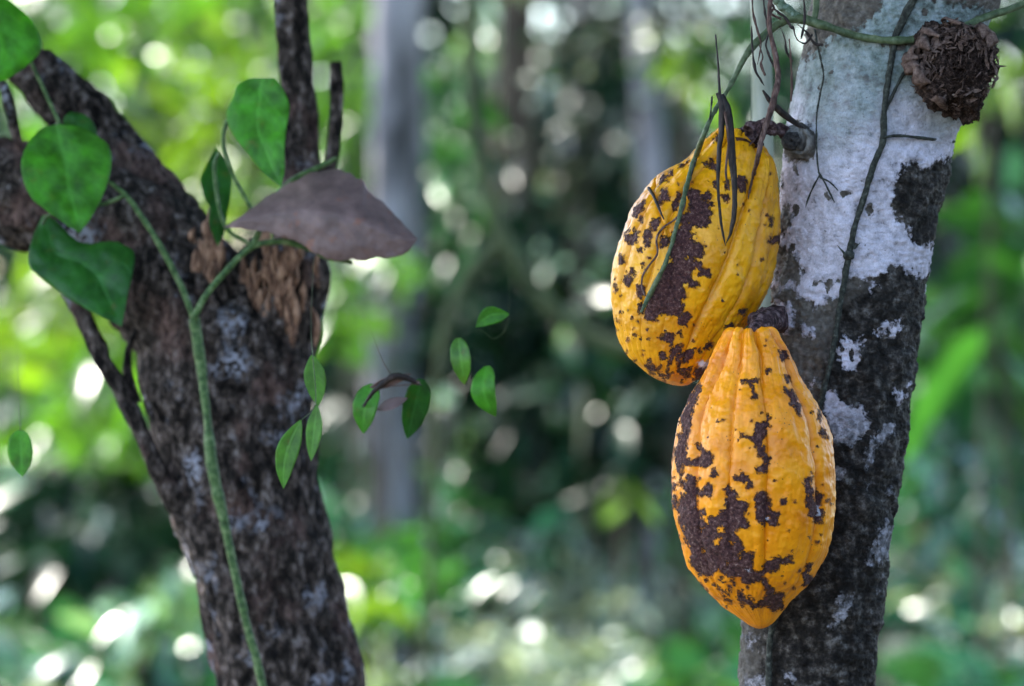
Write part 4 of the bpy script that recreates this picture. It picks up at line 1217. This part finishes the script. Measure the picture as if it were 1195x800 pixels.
ltube('upright_stem', [(345, 300, 30, 1.375), (352, 230, 26, 1.375), (350, 160, 23, 1.375), (345, 80, 21, 1.375), (340, 0, 20, 1.375), (336, -300, 19, 1.375), (340, -750, 14, 1.375)], n=160, segs=30, bump=.002, freq=90, seed=8)
ltube('twig', [(372, 230, 8, 1.37), (384, 195, 8, 1.37), (391, 150, 8, 1.37), (393, 100, 8, 1.37), (391, 72, 7, 1.37)], n=60, segs=14, bump=.0012, freq=120)
ltube('thin_branch', [(70, 318, 11, 1.34), (98, 372, 11, 1.325), (118, 415, 11, 1.32), (145, 465, 11, 1.32), (165, 505, 11, 1.322), (185, 550, 12, 1.325), (215, 600, 15, 1.335), (250, 660, 14, 1.35)], n=80, segs=20, bump=.0018, freq=90)
ltube('twig', [(-20, 70, 6, 1.33), (5, 105, 7, 1.33), (18, 150, 7, 1.335), (25, 180, 8, 1.34)], n=40, segs=12, bump=.001, freq=120)
ltube('twig', [(160, 470, 6, 1.325), (150, 440, 6, 1.325), (150, 410, 5, 1.33), (160, 385, 5, 1.335)], n=40, segs=12, bump=.001, freq=120)
# splintered wood on the stub: many raised flakes
parts = []
for q in range(90):
    x = rgn.normal(322, 24); y = rgn.normal(325, 30)
    if q > 60: x = rgn.normal(243, 7); y = rgn.normal(290, 22)
    dd = abs(x - 325) / 62
    yy = 1.355 - 58 * mpp(LY) * math.sqrt(max(0.05, 1 - dd * dd)) - .001 if q <= 60 else 1.318
    c0 = at(x, y, yy)
    l = rgn.uniform(.005, .014)
    S = catmull(np.array([[*(c0 + np.array([0, .002, -l])), .0008], [*(c0 + np.array([rgn.normal(0, .001), -.001, 0])), .0026], [*(c0 + np.array([rgn.normal(0, .002), -.0025, l])), .0006]]), 10)
    Vq, Dq, Fq = sweep(S[:, :3], S[:, 3], 8)
    parts.append((Vq + Dq * (.0012 * fbm(Vq, 200, 2, q))[:, None], Fq))
V, F = merge(parts)
o = mesh_obj('splinters', V, F, rot.m, lt)
o['kind'] = 'stuff'
o['label'] = 'orange brown splintered rotten wood'
cc = np.array([-0.75, 1.5, 2.45])
P = cc + clumped(1200, (.95, 1.0, .33), rgx, 20, 0.28)
P = P[(P[:, 2] > CAMZ + 0.19 * P[:, 1] + 0.22)]
L = rgx.uniform(.6, 1.2, len(P)) * .22
V, F = leaf_batch(P, L, L * .38, rgx, up=.75)
mesh_obj('crown', V, F, M['mid_leaf'], lt)


# ------------------------------------------------------------------ leaves built from their outline (one each)
def leaf_obj(name, base, tip, width_px, Y, mat, parent, bend=0.0, cup=0.15, skew=0.0, shape='heart', n=26, m=13, tilt=0.0, Ytip=None, seed=1, thick=.00035):
    """blade with a midrib from base to tip in the photo at distance Y"""
    B = at(*base, Y); T = at(*tip, Ytip if Ytip else Y)
    ax = T - B; L = np.linalg.norm(ax); ax /= L
    side = np.cross(ax, np.array([0, 1.0, 0])); side /= np.linalg.norm(side)
    nor = np.cross(side, ax)
    if nor[1] > 0: nor = -nor
    side = side * math.cos(tilt) + nor * math.sin(tilt)
    nor = np.cross(side, ax)
    if nor[1] > 0: nor = -nor
    Wd = width_px * mpp(Y) / 2
    u = np.linspace(0, 1, n)
    prof = {'heart': ([0, .03, .12, .25, .45, .7, .88, 1], [.25, .62, .93, 1.0, .9, .55, .22, .0]),
            'lance': ([0, .1, .3, .5, .75, .9, 1], [.05, .45, .92, 1, .7, .32, 0]),
            'egg': ([0, .06, .2, .45, .7, .9, 1], [.15, .6, .9, 1, .8, .35, 0])}[shape]
    w = gsm(np.interp(np.linspace(0, 1, 80), *prof), 2); w = np.interp(u, np.linspace(0, 1, 80), w); w[-1] = 0.0
    q = np.linspace(-1, 1, m)
    U, Q = np.meshgrid(u, q, indexing='ij')
    Wt = w[:, None]
    V = B + ax * (U * L)[..., None] + side * (Q * Wt * Wd)[..., None] + nor * ((cup * (abs(Q) * Wt) * Wd) + bend * L * np.sin(U * math.pi) + .0)[..., None]
    V = V + side * (skew * L * np.sin(U * math.pi * .9))[..., None]
    V = V + ax * ((-0.10 * L * (abs(Q) ** 2) * np.exp(-U * 7)) if shape == 'heart' else 0 * U)[..., None]
    Vf = V.reshape(-1, 3)
    ven = np.abs(np.sin((U * 5.5 - np.abs(Q) * 1.3) * math.pi)).ravel()
    Vf = Vf + nor * (0.06 * Wd * fbm(Vf, 60, 2, seed) + 0.02 * Wd * ven)[:, None]
    Vb = Vf - nor * thick
    Fq = grid_faces(n, m, False)
    V2 = np.vstack([Vf, Vb]); F2 = [Fq, Fq[:, ::-1] + n * m]
    # rim
    idx = [i * m for i in range(n)] + [(n - 1) * m + j for j in range(m)] + [i * m + m - 1 for i in range(n - 1, -1, -1)] + list(range(m - 1, -1, -1))
    rim_f = np.array([(idx[i], idx[i + 1], idx[i + 1] + n * m, idx[i] + n * m) for i in range(len(idx) - 1) if idx[i] != idx[i + 1]])
    vein = np.exp(-(np.abs(Q) / .07) ** 2).ravel() * .8 + .35 * np.exp(-((1 - ven) * 0 + (np.abs(np.sin((U * 5.5 - np.abs(Q) * 1.3) * math.pi).ravel())) / .18) ** 2)
    return mesh_obj(name, V2, np.vstack(F2 + [rim_f]), mat, parent, attrs={'vein': np.concatenate([vein, vein])})


def blade_mat(name, c, tc, trans=.35, rough=.4, spec=.5, vd=.8):
    t = NT(name)
    nz = t.noise(70, 5, .6)
    col = t.mix(t.rng(nz, .35, .65), tuple(x * .72 for x in c), tuple(min(1, x * 1.2) for x in c))
    col = t.mix(t.math('MULTIPLY', t.attr('vein'), vd), col, tuple(min(1, x * 1.9 + .02) for x in c))
    col = t.mix(t.math('MULTIPLY', t.rng(t.noise(95, 5, .7), .60, .68), .75), col, (c[0] * .8 + .10, c[1] * .45 + .045, c[2] * .5 + .01))
    t.base(col); t.rough(rough); t.spec(spec)
    t.bump(t.math('SUBTRACT', nz, t.math('MULTIPLY', t.attr('vein'), .5)), .5, .001)
    tr = t.n("BsdfTranslucent"); t.l(t.mix(t.rng(nz, .3, .7), tuple(x * .35 for x in tc), tc), tr.inputs[0])
    mx = t.n("MixShader"); mx.inputs[0].default_value = trans
    t.l(t.b.outputs[0], mx.inputs[1]); t.l(tr.outputs[0], mx.inputs[2]); t.l(mx.outputs[0], t.out.inputs["Surface"])
    return t.m


G1 = blade_mat('vine_leaf_green', (0.065, 0.22, 0.022), (0.30, 0.78, 0.03), .5, spec=.3)
G2 = blade_mat('vine_leaf_deep_green', (0.022, 0.105, 0.014), (0.12, 0.42, 0.02), .45, spec=.3)
G3 = blade_mat('vine_leaf_lime', (0.10, 0.26, 0.03), (0.3, 0.6, 0.03), .5)
BR = blade_mat('dead_leaf_brown', (0.17, 0.108, 0.102), (0.2, 0.1, 0.06), .1, .55, .35, .12)

gvg = bark_mat('fresh_vine_skin', [(0.35, (0.02, 0.045, 0.014)), (0.5, (0.055, 0.11, 0.03)), (0.68, (0.15, 0.2, 0.09))], 200, .6, dist=.0008, zs=1, rough=.55)
vn = empty('leafy_vine', at(300, 2600, 1.27) * np.array([1, 1, 0]), 'green vine with heart-shaped leaves climbing the forked tree', 'vine')
VY = 1.262
tube('stem', ppath([(330, 980), (308, 810), (286, 720), (264, 620), (249, 550), (242, 490), (235, 430), (226, 371)], VY), [.0021, .0022, .0020, .0022, .0020, .0021, .0022, .0023], gvg, vn, n=140, segs=12, bump=.0006, freq=140, knots=.0022)
tube('stem', ppath([(226, 371), (212, 335), (190, 292), (165, 252), (145, 226), (118, 205)], VY), [.0021, .002, .0021, .0019, .0017, .0014], gvg, vn, n=80, segs=12, bump=.0005, freq=140)
tube('stem', ppath([(226, 371), (240, 345), (262, 318), (294, 288), (330, 282), (360, 290), (385, 301), (412, 306)], VY - .012), [.0023, .0021, .0022, .002, .002, .0018, .0018, .0012], gvg, vn, n=80, segs=12, bump=.0005, freq=140)
tube('stem', ppath([(296, 286), (305, 262), (318, 232), (345, 208), (372, 195), (393, 184)], VY - .012), [.0024, .0022, .002, .0019, .0018, .0014], gvg, vn, n=70, segs=12, bump=.0005, freq=140)
for pl in ([(118, 205), (95, 170), (70, 145), (66, 148)], [(145, 228), (120, 238), (60, 250), (50, 262)], [(305, 262), (270, 200), (262, 150), (300, 92)], [(296, 287), (262, 262), (250, 200), (256, 178)], [(70, 145), (30, 60), (0, 5), (-10, -20)]):
    tube('petiole', ppath(pl, VY), [.0013] * 4, gvg, vn, n=30, segs=8)


def patch_leaf(name, A, B, Y, mat, parent, bulge=.1, n=44, m=25, seed=1, tiltx=0.0, tilty=0.0, thick=.0004, fold=0.0, ragged=1.6):
    """blade spanned between its two edges (photo pixels, both running base -> tip)"""
    a = catmull(np.array([(x, y, 0) for x, y in A], float), n)[:, :2]
    b = catmull(np.array([(x, y, 0) for x, y in B], float), n)[:, :2]
    q = np.linspace(0, 1, m)
    wpx = np.linalg.norm(b - a, axis=1)
    Pq = a[:, None] * (1 - q)[None, :, None] + b[:, None] * q[None, :, None]
    mid = Pq.reshape(-1, 2).mean(0)
    if ragged:
        ew = np.abs(2 * q - 1)[None] ** 7 * (np.sin(np.linspace(0, math.pi, n)) ** .5)[:, None]
        tt_ = np.arange(n) * 46.0 / n
        for k_, s_ in ((0, 3.0), (1, 9.0)):
            e_ = ragged * fbm(np.stack([tt_, tt_ * 0 + s_ + seed, tt_ * 0], 1), .8, 3, seed + k_)
            Pq[..., 1] += ew * (q > .5 if k_ else q < .5)[None] * e_[:, None]
    dpx = (bulge * wpx[:, None] * (1 - (2 * q - 1) ** 2)[None] - fold * wpx[:, None] * (1 - np.abs(2 * q - 1))[None])
    Q = 2 * q[None] - 1 + np.zeros((n, 1)); U = np.linspace(0, 1, n)[:, None] + np.zeros((1, m))
    ven = np.abs(np.sin((U * 5.0 - np.abs(Q) * 1.5) * math.pi))
    Yp = Y - dpx * mpp(Y) + ((Pq[..., 0] - mid[0]) * tiltx + (Pq[..., 1] - mid[1]) * tilty) * mpp(Y)
    nzp = fbm(np.stack([Pq[..., 0].ravel(), Pq[..., 1].ravel(), np.full(n * m, seed * 9.)], 1), .035, 3, seed).reshape(n, m)
    Yp = Yp + (nzp * 6.0 - ven * .2 * (wpx[:, None] > 8)) * mpp(Y)
    V = np.stack([(Pq[..., 0] - W0 / 2) * mpp(Yp), Yp + YOFF, CAMZ - (Pq[..., 1] - H0 / 2) * mpp(Yp)], -1).reshape(-1, 3)
    Vb = V + np.array([0, thick, 0])
    Fq = grid_faces(n, m, False)
    idx = [i * m for i in range(n)] + [(n - 1) * m + j for j in range(m)] + [i * m + m - 1 for i in range(n - 1, -1, -1)] + list(range(m - 1, -1, -1))
    rim_f = np.array([(idx[i], idx[i + 1], idx[i + 1] + n * m, idx[i] + n * m) for i in range(len(idx) - 1) if idx[i] != idx[i + 1]])
    vein = (np.exp(-(np.abs(Q) / .05) ** 2) * .9 + .45 * np.exp(-(np.sin((U * 5.0 - np.abs(Q) * 1.5) * math.pi) / .2) ** 2)).ravel()
    return mesh_obj(name, np.vstack([V, Vb]), np.vstack([Fq, Fq[:, ::-1] + n * m, rim_f]), mat, parent, attrs={'vein': np.concatenate([vein, vein])})


patch_leaf('leaf', [(66,145),(48,150),(34,165),(25,187),(27,210),(38,232),(60,250),(80,264),(93,272)], [(66,145),(90,147),(112,157),(129,175),(128,203),(119,230),(107,252),(93,272)], 1.245, G1, vn, seed=3, tiltx=.35, tilty=-.3, fold=.12)
patch_leaf('leaf', [(50,250),(37,280),(33,308),(45,322),(75,345),(100,360),(130,375),(142,381)], [(50,250),(66,258),(82,274),(100,284),(130,281),(146,286),(157,297),(154,322),(148,350),(142,381)], 1.262, G2, vn, seed=4, tiltx=-.3, tilty=-.5, fold=.1)
patch_leaf('leaf', [(-20,-12),(-48,15),(-42,60),(-8,98)], [(-20,-12),(15,2),(38,25),(48,47),(45,63),(20,85),(-8,98)], 1.235, G1, vn, seed=5, tiltx=.3, tilty=-.3)
patch_leaf('leaf', [(310,91),(294,91),(277,99),(272,112),(264,134),(271,156),(290,180),(306,200),(328,217)], [(310,91),(322,92),(331,105),(338,125),(334,150),(332,175),(332,198),(328,217)], 1.225, G1, vn, seed=6, tiltx=-.4, tilty=-.3, fold=.14)
patch_leaf('leaf', [(252,172),(240,195),(234,210),(238,230),(245,242),(244,260),(254,288)], [(252,172),(265,190),(270,205),(269,230),(265,250),(262,270),(254,288)], 1.275, G2, vn, seed=7, tiltx=.5, fold=.15)
patch_leaf('leaf', [(82,130),(74,140),(80,165),(98,180)], [(82,130),(100,134),(112,150),(112,170),(98,180)], 1.285, G2, vn, seed=8, tiltx=.3)

dl = empty('dead_leaf', at(375, 250, 1.25), 'large purplish brown dead leaf caught on the broken stub', 'dead leaf')
patch_leaf('blade', [(260,265),(288,246),(325,221),(355,204),(385,197),(405,202),(424,211),(430,221),(455,245),(487,278)], [(260,265),(288,267),(320,273),(350,285),(380,300),(405,303),(440,301),(463,299),(476,294),(487,278)], 1.232, BR, dl, seed=12, bulge=.10, fold=-.20, tiltx=-.12, tilty=-.5, n=110, m=41, ragged=3.5)


YOFF = 0.06
# loose hanging leaves on hair-thin tendrils
hv = empty('hanging_shoot', at(360, 400, 1.23), 'thin shoot with narrow lime leaves hanging right of the forked trunk', 'vine')
tube('stem', ppath([(366, 300, 1.24), (363, 380, 1.225), (365, 415, 1.22), (368, 470, 1.22), (352, 490, 1.205)], None), [.0001, .0001, .0003, .0003, .0003], gv, hv, n=60, segs=7)
leaf_obj('leaf', (364, 414), (372, 474), 26, 1.225, G3, hv, shape='lance', seed=21)
leaf_obj('leaf', (370, 472), (363, 538), 20, 1.225, G3, hv, shape='lance', seed=22, tilt=.3)
leaf_obj('leaf', (351, 490), (333, 571), 27, 1.19, G3, hv, shape='lance', seed=23, skew=-.09)
hs = empty('hanging_sprig', at(460, 440, 1.25), 'small dangling sprig with two green leaves and a curled brown scrap', 'sprig')
tube('stem', ppath([(395, 310, 1.24), (430, 380, 1.27), (455, 435, 1.27), (490, 446, 1.27), (440, 452, 1.27)], None), [.00007, .00007, .0003, .0003, .0003], drs, hs, n=60, segs=7)
tube('twig', ppath([(424, 474, 1.275), (438, 455, 1.27), (461, 439, 1.268), (480, 444, 1.27), (492, 450, 1.275)], None), [.0006, .0018, .0024, .0018, .0006], blk, hs, n=40, segs=10, bump=.0012, freq=200)
leaf_obj('leaf', (436, 448), (424, 506), 34, 1.28, G1, hs, shape='egg', seed=31, tilt=.5, bend=.12)
leaf_obj('leaf', (492, 442), (475, 512), 34, 1.285, G2, hs, shape='egg', seed=32, tilt=-.4)
leaf_obj('dry_scrap', (432, 452), (480, 436), 15, 1.27, BR, hs, shape='lance', seed=33, tilt=.6)
leaf_obj('dry_scrap', (440, 478), (476, 464), 15, 1.275, BR, hs, shape='lance', seed=34, tilt=-.5)
ht = empty('hanging_tendril', at(560, 380, 1.25), 'almost invisible tendril with three small pale green leaves left of the pods', 'vine')
tube('stem', ppath([(600, -120, 1.28), (594, 100, 1.28), (590, 250, 1.28), (594, 365, 1.27), (578, 395, 1.27), (560, 385, 1.27), (534, 398, 1.27), (556, 420, 1.27), (577, 430, 1.27)], None), [.00007, .00007, .00007, .0001, .00015, .0001, .0001, .0001, .0001], gv, ht, n=120, segs=6)
leaf_obj('leaf', (594, 366), (556, 384), 22, 1.265, G1, ht, shape='lance', seed=41, skew=-.18)
leaf_obj('leaf', (535, 394), (541, 449), 25, 1.265, G3, ht, shape='egg', seed=42, bend=.15, tilt=.3, skew=.06)
leaf_obj('leaf', (568, 427), (580, 486), 32, 1.265, G1, ht, shape='egg', seed=43, tilt=.4, bend=.2, skew=-.08)
he = empty('hanging_leaf', at(28, 500, 1.3), 'single small green leaf dangling at the left edge below the limb', 'leaf')
leaf_obj('blade', (24, 502), (26, 556), 34, 1.30, G1, he, shape='egg', seed=51, tilt=.4)
tube('petiole', ppath([(15, 290, 1.33), (20, 400, 1.31), (24, 503, 1.30)], None), [.00007, .00007, .0004], gv, he, n=30, segs=6)
